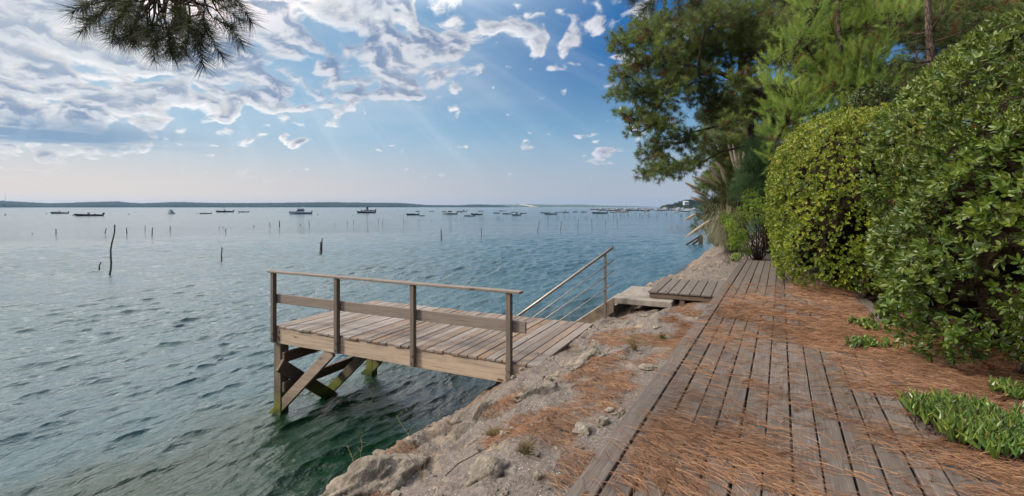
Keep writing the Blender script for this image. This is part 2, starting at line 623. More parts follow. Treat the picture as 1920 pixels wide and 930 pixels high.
def mat_water():
    m_, t = mat('sea_water')
    pos = t.pos()
    dist = t.vm('LENGTH', pos, out=1)
    near = t.mr(dist, 10.0, 60.0, 1.0, 0.0)
    rp = t.mapv(pos, (1, 1, 1), (0, 0, 0), (0, 0, -SH_ANG))   # x along the shore
    a1 = t.noise(t.vm('MULTIPLY', rp, (1.7, 6.5, 1.0)), 1.0, 4, 0.6, 0.5)
    a2 = t.noise(t.vm('MULTIPLY', rp, (7.0, 17.0, 1.0)), 1.0, 4, 0.62, 0.8)
    a3 = t.noise(t.vm('MULTIPLY', rp, (0.25, 0.9, 1.0)), 1.0, 4, 0.6, 0.4)
    gust = t.noise(t.vm('MULTIPLY', pos, (0.012, 0.05, 1.0)), 1.0, 4, 0.6)
    h = t.m('ADD', t.m('MULTIPLY', a1, 0.060), t.m('MULTIPLY', a2, 0.026))
    h = t.m('ADD', h, t.m('MULTIPLY', t.m('MULTIPLY', a3, 0.42), t.mr(dist, 22.0, 66.0)))
    amp = t.mr(gust, 0.3, 0.7, 0.75, 1.25)
    h = t.m('MULTIPLY', h, amp)
    nrm = t.bump(h, 1.0, 1.0)
    weed = t.attr('weed')
    patch = t.noise(t.vm('MULTIPLY', pos, (0.8, 0.8, 0.8)), 1.0, 3, 0.5)
    body = t.mix(t.mr(t.m('ADD', weed, t.m('MULTIPLY', t.m('SUBTRACT', patch, 0.5), 0.7)), 0.25, 0.75),
                 (0.020, 0.066, 0.074), (0.005, 0.026, 0.012))
    rgh = t.mr(dist, 8.0, 150.0, 0.02, 0.12)
    opaque = t.principled(body, rgh, nrm, 0.5, ior=1.5)
    tr = t.n('ShaderNodeBsdfTransparent')
    tr.inputs[0].default_value = (0.72, 0.82, 0.68, 1)
    gl = t.n('ShaderNodeBsdfGlossy'); gl.inputs['Roughness'].default_value = 0.05
    t.put(gl.inputs['Normal'], nrm)
    fr = t.n('ShaderNodeFresnel'); fr.inputs[0].default_value = 1.333
    t.put(fr.inputs['Normal'], nrm)
    clear = t.n('ShaderNodeMixShader')
    t.put(clear.inputs[0], fr.outputs[0]); t.link(tr.outputs[0], clear.inputs[1]); t.link(gl.outputs[0], clear.inputs[2])
    mx = t.n('ShaderNodeMixShader')
    t.put(mx.inputs[0], t.mr(t.attr('depth'), 0.0, 0.75))
    t.link(clear.outputs[0], mx.inputs[1]); t.link(opaque.outputs[0], mx.inputs[2])
    t.out(mx.outputs[0])
    return m_


def mat_ground():
    m_, t = mat('shore_ground')
    pos = t.pos()
    z = t.xyz(pos)[2]
    bank = t.attr('bank')
    v = t.mapv(pos, (1, 1, 1), (0, 0, 0), (0, 0, -SH_ANG))
    n_big = t.noise(v, 1.1, 5, 0.6, 0.3)
    n_mid = t.noise(t.vm('MULTIPLY', v, (3.0, 7.0, 6.0)), 1.0, 6, 0.65, 0.4)
    n_fin = t.noise(v, 38.0, 5, 0.7)
    gr = t.mix(t.mr(n_fin, 0.3, 0.7), (0.10, 0.082, 0.068), (0.225, 0.185, 0.155))
    tan = t.mix(t.mr(n_mid, 0.35, 0.65), (0.14, 0.095, 0.055), (0.31, 0.235, 0.16))
    rock = t.mix(t.mr(t.m('ADD', n_big, t.m('MULTIPLY', t.m('SUBTRACT', n_mid, 0.5), 0.5)), 0.54, 0.70), gr, tan)
    # lower edge of the bank is bare tan stone, then weed-dark at the water
    low = t.mr(t.m('ADD', z, t.m('MULTIPLY', n_mid, 0.5)), 1.1, 1.55, 1.0, 0.0)
    rock = t.mix(t.m('MULTIPLY', low, 0.75), rock, t.mix(t.mr(n_mid, 0.3, 0.7), (0.12, 0.07, 0.032), (0.28, 0.185, 0.105)))
    wet = t.mr(t.m('ADD', z, t.m('MULTIPLY', n_mid, 0.4)), 0.42, 0.85, 1.0, 0.0)
    rock = t.mix(t.m('MULTIPLY', wet, 0.85), rock, (0.034, 0.032, 0.014))
    # pale grit and shell specks, dark holes
    sp = t.voro(v, 30.0, 'F1', 0)
    sp2 = t.voro(v, 75.0, 'F1', 0)
    msk = t.m('MULTIPLY', t.mr(n_big, 0.35, 0.55), 1.0)
    rock = t.mix(t.m('MULTIPLY', t.mr(sp, 0.10, 0.22, 0.8, 0.0), t.mr(t.noise(v, 6.0, 2), 0.45, 0.6)), rock, (0.62, 0.58, 0.52))
    rock = t.mix(t.mr(sp2, 0.10, 0.25, 0.45, 0.0), rock, (0.50, 0.46, 0.42))
    hole = t.noise(v, 14.0, 4, 0.7)
    rock = t.mix(t.mr(hole, 0.28, 0.40, 0.75, 0.0), rock, (0.06, 0.045, 0.035))
    # soil with pine litter
    ln = t.noise(t.mapv(pos, (60, 9, 20), (0, 0, 0), (0, 0, 0.5)), 1.0, 4, 0.7, 1.5)
    soil = t.mix(t.mr(ln, 0.35, 0.65), (0.028, 0.015, 0.009), (0.105, 0.050, 0.025))
    sand = t.mr(t.attr('sand'), 0.35, 0.6)
    soil = t.mix(sand, soil, t.mix(n_fin, (0.34, 0.27, 0.20), (0.55, 0.47, 0.38)))
    c = t.mix(bank, soil, rock)
    h = t.m('ADD', t.m('MULTIPLY', n_mid, 0.7), t.m('MULTIPLY', n_fin, 0.28))
    h = t.m('ADD', h, t.m('MULTIPLY', t.mr(sp2, 0.0, 0.4, 1.0, 0.0), 0.12))
    h = t.m('ADD', h, t.m('MULTIPLY', hole, 0.5))
    nrm = t.bump(h, 1.0, 0.06)
    rgh = t.mr(wet, 0.0, 1.0, 0.9, 0.4)
    t.out(t.principled(c, rgh, nrm, 0.3).outputs[0])
    return m_


def leaf_mat(name, cols, rough=0.45, spec=0.5, trans=0.25, back=None):
    m_, t = mat(name)
    r = t.attr('rnd')
    ramp = t.n('ShaderNodeValToRGB')
    el = ramp.color_ramp.elements
    while len(el) < len(cols): el.new(0.5)
    for i, c in enumerate(cols):
        el[i].position = i / max(1, len(cols) - 1)
        el[i].color = tuple(c) + (1,)
    t.put(ramp.inputs[0], r)
    nz = t.noise(t.pos(), 1.3, 3, 0.5)
    c = t.mix(t.mr(nz, 0.35, 0.65, 0.0, 0.30), ramp.outputs[0], tuple(x * 0.55 for x in cols[0]))
    p = t.principled(c, rough, None, spec)
    tl = t.n('ShaderNodeBsdfTranslucent')
    t.put(tl.inputs[0], t.mix(0.5, c, tuple(min(1, x * 1.8) for x in cols[-1])))
    mx = t.n('ShaderNodeMixShader')
    mx.inputs[0].default_value = trans
    t.link(p.outputs[0], mx.inputs[1]); t.link(tl.outputs[0], mx.inputs[2])
    t.out(mx.outputs[0])
    return m_


def bark_mat(name, a, b, scale=9.0):
    m_, t = mat(name)
    co = t.coord('Object')
    v = t.vm('MULTIPLY', co, (1.0, 1.0, 0.35))
    nz = t.noise(v, scale, 6, 0.7, 0.4)
    vo = t.voro(v, scale * 1.6, 'DISTANCE_TO_EDGE', 0)
    c = t.mix(t.mr(nz, 0.3, 0.7), a, b)
    c = t.mix(t.mr(vo, 0.0, 0.12, 0.8, 0.0), c, tuple(x * 0.35 for x in a))
    t.out(t.principled(c, 0.9, t.bump(t.m('ADD', nz, t.mr(vo, 0, 0.15)), 0.8, 0.02), 0.2).outputs[0])
    return m_


M = {}
M['water'] = mat_water()
M['ground'] = mat_ground()
M['board'] = wood_mat('weathered_plank', 0, [(0.098, 0.077, 0.062), (0.125, 0.099, 0.081), (0.078, 0.060, 0.048), (0.105, 0.083, 0.067), (0.140, 0.114, 0.095)], 1.0, knots=True)
M['deck'] = wood_mat('jetty_plank', 1, [(0.19, 0.150, 0.122), (0.25, 0.208, 0.176), (0.19, 0.115, 0.065), (0.28, 0.242, 0.212), (0.14, 0.108, 0.086), (0.24, 0.178, 0.122)], 1.0)
M['beam'] = wood_mat('jetty_beam', 0, [(0.35, 0.265, 0.185), (0.42, 0.32, 0.235)], 0.8)
M['rail'] = wood_mat('rail_wood', 0, [(0.17, 0.135, 0.108), (0.21, 0.172, 0.140)], 1.0)
M['post'] = wood_mat('post_wood', 2, [(0.115, 0.088, 0.066), (0.145, 0.112, 0.085)], 1.0, knots=False)
M['leg'] = wood_mat('leg_wood', 2, [(0.13, 0.095, 0.068), (0.175, 0.13, 0.095)], 0.9, algae=True)
M['brace'] = wood_mat('brace_wood', 0, [(0.27, 0.205, 0.15), (0.32, 0.25, 0.185)], 0.9, algae=True, alift=0.22)
M['dark_brace'] = wood_mat('dark_brace_wood', 1, [(0.10, 0.065, 0.04), (0.13, 0.085, 0.055)], 0.9, algae=True, knots=False)
M['stake'] = wood_mat('stake_wood', 2, [(0.045, 0.035, 0.025), (0.07, 0.055, 0.04)], 0.8, knots=False)
M['steel'] = simple('brushed_steel', (0.26, 0.225, 0.19), 0.42, 0.5, 0.85, 0.1, 30)
M['bolt'] = simple('bolt_steel', (0.20, 0.17, 0.15), 0.45, 0.5, 0.8)
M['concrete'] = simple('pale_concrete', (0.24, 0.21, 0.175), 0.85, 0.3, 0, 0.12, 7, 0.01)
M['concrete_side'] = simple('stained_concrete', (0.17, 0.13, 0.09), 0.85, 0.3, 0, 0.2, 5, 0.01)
M['white'] = simple('white_gelcoat', (0.42, 0.43, 0.45), 0.35)
M['grey_boat'] = simple('grey_gelcoat', (0.30, 0.33, 0.36), 0.35)
M['navy'] = simple('navy_hull_paint', (0.012, 0.018, 0.035), 0.35)
M['blue_hull'] = simple('blue_hull_paint', (0.03, 0.09, 0.17), 0.35)
M['red_hull'] = simple('red_hull_paint', (0.28, 0.045, 0.03), 0.4)
M['green_hull'] = simple('green_hull_paint', (0.05, 0.10, 0.09), 0.4)
M['black'] = simple('black_plastic', (0.015, 0.015, 0.018), 0.4)
M['glass'] = simple('dark_glass', (0.02, 0.03, 0.04), 0.1)
M['alu'] = simple('aluminium_mast', (0.35, 0.36, 0.38), 0.4, 0.5, 0.6)
M['buoy'] = simple('faded_buoy_plastic', (0.06, 0.05, 0.05), 0.5)
M['skin'] = simple('skin', (0.45, 0.25, 0.17), 0.5)
M['hair'] = simple('dark_hair', (0.03, 0.02, 0.015), 0.6)
M['hedge1'] = leaf_mat('clipped_hedge_leaf', [(0.055, 0.085, 0.009), (0.12, 0.175, 0.014), (0.21, 0.27, 0.022), (0.34, 0.31, 0.035), (0.19, 0.26, 0.026)], 0.42)
M['hedge2'] = leaf_mat('broad_hedge_leaf', [(0.028, 0.055, 0.007), (0.060, 0.108, 0.010), (0.098, 0.155, 0.014), (0.17, 0.22, 0.027), (0.12, 0.13, 0.028)], 0.40, 0.55)
M['dead_leaf'] = leaf_mat('dead_leaf', [(0.16, 0.05, 0.025), (0.26, 0.09, 0.04), (0.11, 0.05, 0.03), (0.34, 0.14, 0.07)], 0.7, 0.2, 0.1)
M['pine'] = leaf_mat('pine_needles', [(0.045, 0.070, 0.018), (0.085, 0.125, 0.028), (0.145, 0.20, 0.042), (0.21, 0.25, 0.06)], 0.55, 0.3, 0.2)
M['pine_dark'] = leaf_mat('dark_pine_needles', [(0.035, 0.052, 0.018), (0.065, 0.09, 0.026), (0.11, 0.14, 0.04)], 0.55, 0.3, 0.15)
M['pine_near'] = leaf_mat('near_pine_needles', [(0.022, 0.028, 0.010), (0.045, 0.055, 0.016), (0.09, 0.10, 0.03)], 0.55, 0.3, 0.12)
M['pine_young'] = leaf_mat('young_pine_needles', [(0.11, 0.18, 0.028), (0.18, 0.28, 0.042), (0.26, 0.36, 0.06), (0.34, 0.42, 0.09)], 0.5, 0.35, 0.25)
M['pine_brown'] = leaf_mat('dry_pine_needles', [(0.12, 0.055, 0.025), (0.19, 0.09, 0.04)], 0.7, 0.2, 0.15)
M['litter'] = leaf_mat('fallen_needles', [(0.055, 0.025, 0.012), (0.135, 0.060, 0.027), (0.25, 0.120, 0.054), (0.43, 0.255, 0.135)], 0.6, 0.3, 0.0)
M['shrub_light'] = leaf_mat('light_shrub_leaf', [(0.14, 0.22, 0.025), (0.24, 0.35, 0.04), (0.34, 0.45, 0.07)], 0.5, 0.4)
M['shrub_blue'] = leaf_mat('feathery_shrub_leaf', [(0.10, 0.18, 0.07), (0.15, 0.25, 0.09), (0.20, 0.32, 0.12)], 0.55, 0.3)
M['shrub_dark'] = leaf_mat('dark_shrub_leaf', [(0.03, 0.05, 0.012), (0.055, 0.085, 0.018), (0.09, 0.12, 0.03)], 0.45, 0.5)
M['pampas_leaf'] = leaf_mat('pampas_blade', [(0.09, 0.12, 0.055), (0.17, 0.20, 0.09), (0.30, 0.28, 0.15), (0.44, 0.36, 0.22)], 0.5, 0.4)
M['plume'] = leaf_mat('pampas_plume', [(0.46, 0.36, 0.26), (0.58, 0.48, 0.37), (0.68, 0.58, 0.47)], 0.8, 0.2, 0.2)
M['succulent'] = leaf_mat('fleshy_leaf', [(0.16, 0.10, 0.04), (0.05, 0.11, 0.03), (0.09, 0.18, 0.035), (0.15, 0.25, 0.04), (0.28, 0.30, 0.05)], 0.35, 0.5, 0.15)
M['dry_grass'] = leaf_mat('dry_grass', [(0.16, 0.11, 0.05), (0.26, 0.19, 0.09), (0.34, 0.27, 0.13)], 0.7, 0.2, 0.1)
M['green_grass'] = leaf_mat('green_grass', [(0.10, 0.14, 0.03), (0.20, 0.22, 0.06), (0.30, 0.28, 0.10)], 0.6, 0.3)
M['bark'] = bark_mat('pine_bark', (0.055, 0.038, 0.028), (0.16, 0.115, 0.09))
M['twig'] = bark_mat('twig_bark', (0.05, 0.032, 0.022), (0.12, 0.085, 0.06), 20)
M['core'] = simple('dark_inner_core', (0.030, 0.022, 0.012), 0.95, 0.1, 0, 0.42, 45, 0.08)  # hedge core, twig brown with the inner shade put into the colour
M['rock'] = None


def mat_boulder():
    m_, t = mat('limestone_boulder')
    v = t.coord('Object')
    a = t.noise(v, 5.0, 6, 0.7); b = t.noise(v, 40.0, 4, 0.7)
    c = t.mix(t.mr(a, 0.35, 0.65), (0.15, 0.125, 0.095), (0.33, 0.28, 0.22))
    c = t.mix(t.mr(b, 0.3, 0.45, 0.6, 0.0), c, (0.08, 0.065, 0.05))
    t.out(t.principled(c, 0.9, t.bump(t.m('ADD', a, t.m('MULTIPLY', b, 0.5)), 1.0, 0.05), 0.2).outputs[0])
    return m_


M['rock'] = mat_boulder()


def mat_hill(name, a, b, sand=None):
    m_, t = mat(name)
    v = t.pos()
    n_ = t.noise(v, 0.02, 5, 0.65)
    c = t.mix(t.mr(n_, 0.35, 0.65), a, b)
    if sand:
        c = t.mix(t.mr(t.attr('sandy'), 0.4, 0.6), c, sand)
    t.out(t.principled(c, 0.95, None, 0.1).outputs[0])
    return m_


M['hill'] = mat_hill('wooded_hill', (0.010, 0.018, 0.012), (0.022, 0.034, 0.018))
M['dune'] = mat_hill('dune_hill', (0.05, 0.07, 0.04), (0.09, 0.11, 0.06), (0.40, 0.32, 0.23))

# ------------------------------------------------------------------ ground
def build_ground():
    s_ = np.concatenate([np.linspace(-60, -2, 24)[:-1], np.arange(-2, 13, 0.035), np.arange(13, 24, 0.08),
                         np.geomspace(24, 420, 120)])
    n_ = np.concatenate([np.linspace(-40, -7.5, 14)[:-1], np.arange(-7.5, -5.0, 0.15), np.arange(-5.0, -0.9, 0.032),
                         np.arange(-0.9, 1.3, 0.15), np.arange(1.3, 6, 0.12), np.geomspace(6, 400, 50)])
    S, N = np.meshgrid(s_, n_, indexing='ij')
    Z = height(S, N)
    x, y = sn_xy(S, N)
    V = np.stack([x, y, Z], -1).reshape(-1, 3)
    a, b = S.shape
    idx = np.arange(a * b).reshape(a, b)
    Q = np.stack([idx[:-1, :-1], idx[1:, :-1], idx[1:, 1:], idx[:-1, 1:]], -1).reshape(-1, 4)[:, ::-1]
    nn = N - shore_shift(S) * (S >= 30)
    edge = -0.6 + 0.35 * fbm(S * 1.2, N * 1.2, 3, 4)
    bank = np.clip((edge - nn) / 0.25, 0, 1)
    bank = np.maximum(bank * 1.0, np.clip((S - 16.5) / 1.5, 0, 1) * np.clip((0.0 - nn) / 0.4 + 0.5, 0, 1))
    # pale sandy patches beside the hedges
    cx, cy = xy_sn(*on_z(1575, 603, 1.88)[:2])
    sand = np.exp(-(((S - cx) / 0.65) ** 2 + ((N - cy) / 0.42) ** 2)) + 0.25 * fbm(S * 4, N * 4, 3, 8)
    return tag(mesh_np('ground', V, Q, M['ground'], smooth=True,
                       attrs={'bank': bank.ravel(), 'sand': sand.ravel()}), kind='structure')


build_ground()

# ------------------------------------------------------------------ water
def build_water():
    th = R(90) - np.linspace(R(-72), R(60), 1150)       # heading measured from +Y
    rr = np.concatenate([np.geomspace(3.4, 70, 1050)[:-1], np.geomspace(70, 9000, 240)])
    Rr, Th = np.meshgrid(rr, th, indexing='ij')
    X = Rr * np.cos(Th); Y = Rr * np.sin(Th)
    spacing = np.maximum(Rr * math.log(70 / 3.4) / 1049, Rr * R(132) / 1150) * np.where(Rr > 70, 7.0, 1.0)
    Z = np.zeros_like(X); DX = np.zeros_like(X); DY = np.zeros_like(X)
    rg = np.random.default_rng(3)
    # slow modulation so that the wave train comes in groups
    mod = 0.85 + 0.5 * fbm(X * 0.12, Y * 0.12, 3, 40)
    n0 = math.atan2(Nv[1], Nv[0])
    for i in range(60):
        lam = 0.15 * (11.0) ** (i / 59.0)
        ang = n0 - 0.10 + rg.normal(0, 0.27) + (rg.random() < 0.12) * rg.normal(0, 1.0)
        k = 2 * PI / lam
        amp = 0.0069 * lam ** 0.62 * rg.uniform(0.6, 1.3)
        ph = rg.uniform(0, 2 * PI)
        att = np.clip((lam / spacing - 2.2) / 2.0, 0, 1)
        att = att * np.clip((72 - Rr) / 30, 0, 1)
        if att.max() <= 0: continue
        cx, cy = math.cos(ang), math.sin(ang)
        q = k * (cx * X + cy * Y) + ph + 0.7 * vnoise(X * 0.5 / lam, Y * 0.5 / lam, i) * 2
        A = amp * att * mod
        Z += A * np.cos(q)
        DX -= A * 0.85 * cx * np.sin(q); DY -= A * 0.85 * cy * np.sin(q)
    s_, n_ = xy_sn(X, Y)
    depth = -height(s_, n_)
    calm = np.clip((depth + 0.1) / 0.8, 0.25, 1)
    V = np.stack([X + DX * calm, Y + DY * calm, Z * calm], -1).reshape(-1, 3)
    a, b = X.shape
    idx = np.arange(a * b).reshape(a, b)
    keep = (depth > -0.5)
    Qm = keep[:-1, :-1] | keep[1:, 1:] | keep[1:, :-1] | keep[:-1, 1:]
    Q = np.stack([idx[:-1, :-1], idx[1:, :-1], idx[1:, 1:], idx[:-1, 1:]], -1)[Qm][:, ::-1]
    used = np.unique(Q)
    remap = np.full(a * b, -1); remap[used] = np.arange(len(used))
    weed = np.clip(1.3 - (np.abs(n_ + 5.5) / 3.2), 0, 1) * np.clip((26 - s_) / 18, 0, 1)
    tag(mesh_np('water', V[used], remap[Q], M['water'], smooth=True,
                attrs={'depth': depth.ravel()[used], 'weed': weed.ravel()[used]}), kind='structure')


build_water()

# ------------------------------------------------------------------ far shores
def ridge(name, prof, D0, D1, depth, m_, rough=1.0, label=None, seed=0, kind='structure', sandy=None, step=0.35):
    """prof: (pixel x, pixel y of the skyline); distance runs from D0 to D1 along it"""
    px = np.arange(prof[0][0], prof[-1][0] + 0.01, step)
    py = np.interp(px, [p[0] for p in prof], [p[1] for p in prof])
    D = np.linspace(D0, D1, len(px))
    X = (px - 960) / F * D
    top = EYE + (388 - py) / F * D
    top = np.maximum(top, 0.2)
    rows = []
    sa = []
    cross = np.array([0.0, 0.06, 0.18, 0.4, 0.7, 1.0, 1.5, 2.2])
    hh = np.array([-0.02, 0.30, 0.52, 0.76, 0.93, 1.0, 0.75, -0.05])
    for c_, h_ in zip(cross, hh):
        jit = fbm(px * 0.9 / step * 0.35, np.full_like(px, c_ * 7 + seed), 4, seed) * top * 0.16 * rough
        fine = np.abs(fbm(px * 2.2, np.full_like(px, c_ * 13 + seed), 2, seed + 5)) * top * 0.10 * rough
        z = top * h_ + (jit + fine) * (0 < h_ < 1.01)
        rows.append(np.stack([X * (1 + c_ * depth / D), D + c_ * depth + jit * 2, z], -1))
        if sandy:
            sa.append(np.array([sandy(a, h_) for a in px]))
    V = np.stack(rows)
    r_, c_n = V.shape[:2]
    idx = np.arange(r_ * c_n).reshape(r_, c_n)
    Q = np.stack([idx[:-1, :-1], idx[:-1, 1:], idx[1:, 1:], idx[1:, :-1]], -1).reshape(-1, 4)
    at = {'sandy': np.concatenate(sa)} if sandy else None
    o = mesh_np(name, V.reshape(-1, 3), Q, m_, smooth=False, attrs=at)
    return tag(o, label, kind=kind)


ridge('hills', [(-260, 373), (-60, 374), (0, 375), (20, 376.5), (90, 380.5), (130, 379.5), (165, 378), (220, 377), (262, 380.5), (290, 379.5),
                (330, 378), (385, 379.5), (430, 380), (480, 380), (560, 379), (620, 378.5), (700, 379.5), (750, 380), (775, 382), (800, 384),
                (860, 384.5), (880, 383.3), (900, 383), (930, 384), (945, 385.5), (958, 388.2)], 2700, 5200, 420, M['hill'], 1.0, seed=3)


def sandy(px, h):
    a = (px - 974) / 34.0
    return 1.0 if (0 < a < 1 and abs((1 - a) * 0.9 - h + 0.05) < 0.22 and h > 0) else 0.0


ridge('dune_hills', [(900, 388), (915, 384.6), (940, 383), (962, 383.6), (982, 381.9), (1000, 382.4), (1020, 383.2), (1045, 384.0), (1062, 383.2), (1095, 383.4), (1125, 385.0),
                     (1180, 386.2), (1200, 386.6), (1235, 388), (1330, 388.1)], 7600, 8300, 500, M['dune'], 0.25, seed=8, sandy=sandy)
ridge('headland', [(1237, 388.9), (1243, 385.5), (1250, 383.5), (1262, 382.5), (1272, 378.5), (1282, 375.8), (1292, 374.0), (1310, 373.5), (1340, 373), (1400, 371), (1560, 368)],
      1150, 980, 130, M['hill'], 1.8, seed=14, step=0.25)


def far_house(px, py, D, w, h, rot, label, roof=True):
    p = P(px, py, D)
    e_ = empty('house', p, rot)
    tag(e_, label, 'house')
    b = MB(); b.box(-w / 2, w / 2, -3, 3, -3, h * 0.65); b.build('wall', M['white'], e_)
    b = MB()
    V = [(-w / 2 - .4, -3.4, h * .65), (w / 2 + .4, -3.4, h * .65), (w / 2 + .4, 3.4, h * .65), (-w / 2 - .4, 3.4, h * .65), (-w / 2 + 1, 0, h), (w / 2 - 1, 0, h)]
    b.add(V, [(0, 1, 5, 4), (2, 3, 4, 5)], [(1, 2, 5), (3, 0, 4)])
    b.build('roof', M['white'] if not roof else M['grey_boat'], e_)
    for k in range(3):
        b = MB(); b.box(-w / 2 + 1.2 + k * w / 3, -w / 2 + 1.2 + k * w / 3 + 1.6, -3.06, -2.99, 0.4, 1.8)
        b.build('window', M['glass'], e_)


far_house(1286, 381.8, 1040, 11, 5.5, 0.3, 'white villa among the trees on the right hand headland', roof=False)

b = MB()
mp = P(10, 377, 2750)
b.tube([(0, 0, -15), (0, 0, 12), (0, 0, 36)], [1.0, 0.8, 0.35], 5)
for zz in (12, 24, 32): b.box(-1.6, 1.6, -0.4, 0.4, zz, zz + 0.8)
o = b.build('radio_mast', M['alu'], loc=tuple(mp))
tag(o, 'tall thin radio mast standing on the far wooded shore at the left edge', 'mast')

# ------------------------------------------------------------------ jetty
U = np.array([0.8997, -0.436]); U /= np.linalg.norm(U)
J_ANG = math.atan2(U[1], U[0])
JO = (-3.97, 8.17)


def build_jetty():
    root = empty('wooden_jetty', (JO[0], JO[1], 0), J_ANG)
    tag(root, 'weathered wooden jetty on braced legs reaching from the rock bank over the water', 'jetty')
    rg = random.Random(4)
    L, W = 4.76, 2.40
    pk = [0.05, 1.456, 2.89, 4.39]
    # deck planks
    d = MB(); k = 0.0; i = 0
    while k < L - 0.03:
        w_ = rg.choice([0.128, 0.142, 0.142, 0.155])
        y0 = -0.022 + rg.uniform(-0.012, 0.012)
        if any(abs(k + w_ / 2 - q) < 0.09 for q in pk): y0 = 0.004
        d.box(k, k + w_ - 0.009, y0, W + rg.uniform(-0.02, 0.03), 1.448 + rg.uniform(-0.003, 0.003), 1.482 + rg.uniform(-0.004, 0.004), r=rg.random(), bev=0.005)
        k += w_
    d.build('deck', M['deck'], root)
    for name, y0, mm in (('side_beam', 0.0, M['beam']), ('middle_beam', 1.15, M['dark_brace']), ('side_beam', 2.28, M['dark_brace'])):
        b = MB(); b.box(0.0, L + (0.05 if y0 == 0 else 0.3), y0, y0 + 0.075, 1.192, 1.445, r=rg.random(), bev=0.006)
        b.build(name, mm, root)
    # joist across the end
    b = MB(); b.box(0.005, 0.06, 0.08, 2.27, 1.25, 1.44, r=.3, bev=.004); b.build('end_beam', M['dark_brace'], root)
    # rail
    for q in pk:
        b = MB(); b.box(q - 0.034, q + 0.034, -0.075, -0.004, 1.215, 2.362, r=rg.random(), bev=0.005)
        po = b.build('rail_post', M['post'], root)
        for zz, xx in ((1.27, q - 0.006), (1.375, q + 0.008)):
            bb = MB(); bb.tube([(xx, -0.066, zz), (xx, -0.086, zz)], 0.014, 8)
            bb.build('bolt', M['bolt'], po)
    for q in (0.14, 4.33):
        for zz in (1.265, 1.38):
            bb = MB(); bb.tube([(q, 0.01, zz), (q, -0.016, zz)], 0.014, 8)
            bb.build('bolt', M['bolt'], root)
    b = MB()
    b.box(-0.04, 2.18, -0.092, 0.026, 2.364, 2.394, r=0.3, bev=0.004)
    b.box(2.184, 4.56, -0.094, 0.024, 2.363, 2.393, r=0.62, bev=0.004)
    b.build('top_rail', M['rail'], root)
    b = MB(); b.box(0.02, 4.60, 0.0, 0.036, 1.856, 2.006, r=0.5, bev=0.004); b.build('middle_rail', M['rail'], root)
    # legs
    for (k0, j0) in ((0.0, 0.0), (0.0, 2.18)):
        b = MB(); b.box(k0, k0 + 0.165, j0, j0 + 0.165, -2.4, 1.19, r=rg.random(), bev=0.006)
        b.build('leg', M['leg'], root)
    # raking braces in the direction of the jetty
    for j0, dk in ((0.05, 0.0), (1.19, 0.05), (2.22, 0.0)):
        b = MB()
        b.bar((-0.02 - 0.35 + dk, j0, -0.32), (1.26 + dk, j0, 1.19), 0.065, 0.165, up=(0, 0, 1), b=0.005, r=rg.random())
        b.build('raking_brace', M['brace'] if j0 < 1 else M['leg'], root)
    for z0, z1 in ((0.88, 1.05), (0.39, 0.55)):
        b = MB(); b.box(0.168, 0.232, 0.02, 2.34, z0, z1, r=rg.random(), bev=0.005); b.build('cross_beam', M['dark_brace'], root)
    b = MB(); b.bar((0.20, -0.045, 0.86), (0.20, 2.3, -1.05), 0.066, 0.20, b=0.005, r=0.4); b.build('cross_brace', M['dark_brace'], root)
    return root


build_jetty()


def build_handrail():
    root = empty('steel_handrail', (JO[0], JO[1], 0), J_ANG)
    tag(root, 'sloping stainless steel handrail with three thin rods beside the steps behind the jetty', 'handrail')
    j = 3.11

    def z_at(k): return 2.71 - 0.75 * (4.905 - k)
    b = MB(); b.tube([(4.925, j, z_at(4.925)), (1.15, j, z_at(1.15))], 0.026, 12); b.build('handrail_tube', M['steel'], root, smooth=True)
    for dz, ke in ((0.235, 4.93), (0.43, 4.945), (0.655, 4.95)):
        b = MB(); b.tube([(ke, j, z_at(ke) - dz), (1.4, j, z_at(1.4) - dz)], 0.0095, 8); b.build('rod', M['steel'], root, smooth=True)
    for q, zb in ((4.77, 1.25), (3.0, 0.3), (1.6, -1.0)):
        b = MB(); b.box(q - 0.021, q + 0.021, j + 0.012, j + 0.054, zb, z_at(q) - 0.02, bev=0.003); b.build('post', M['steel'], root)
    return root


build_handrail()


def build_steps():
    root = empty('concrete_steps', (JO[0], JO[1], 0), J_ANG)
    tag(root, 'concrete landing with steps going down into the water beyond the jetty', 'steps')
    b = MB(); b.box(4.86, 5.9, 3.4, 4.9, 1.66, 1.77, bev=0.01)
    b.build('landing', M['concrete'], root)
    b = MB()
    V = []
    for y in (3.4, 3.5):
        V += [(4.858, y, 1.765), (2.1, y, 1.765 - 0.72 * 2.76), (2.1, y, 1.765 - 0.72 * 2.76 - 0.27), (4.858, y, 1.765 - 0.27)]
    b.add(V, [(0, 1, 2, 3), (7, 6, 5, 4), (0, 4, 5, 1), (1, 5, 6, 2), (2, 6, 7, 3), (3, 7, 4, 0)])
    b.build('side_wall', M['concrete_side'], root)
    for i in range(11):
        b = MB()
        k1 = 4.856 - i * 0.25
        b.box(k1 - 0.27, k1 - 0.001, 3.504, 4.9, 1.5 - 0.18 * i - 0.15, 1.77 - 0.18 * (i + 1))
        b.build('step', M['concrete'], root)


build_steps()


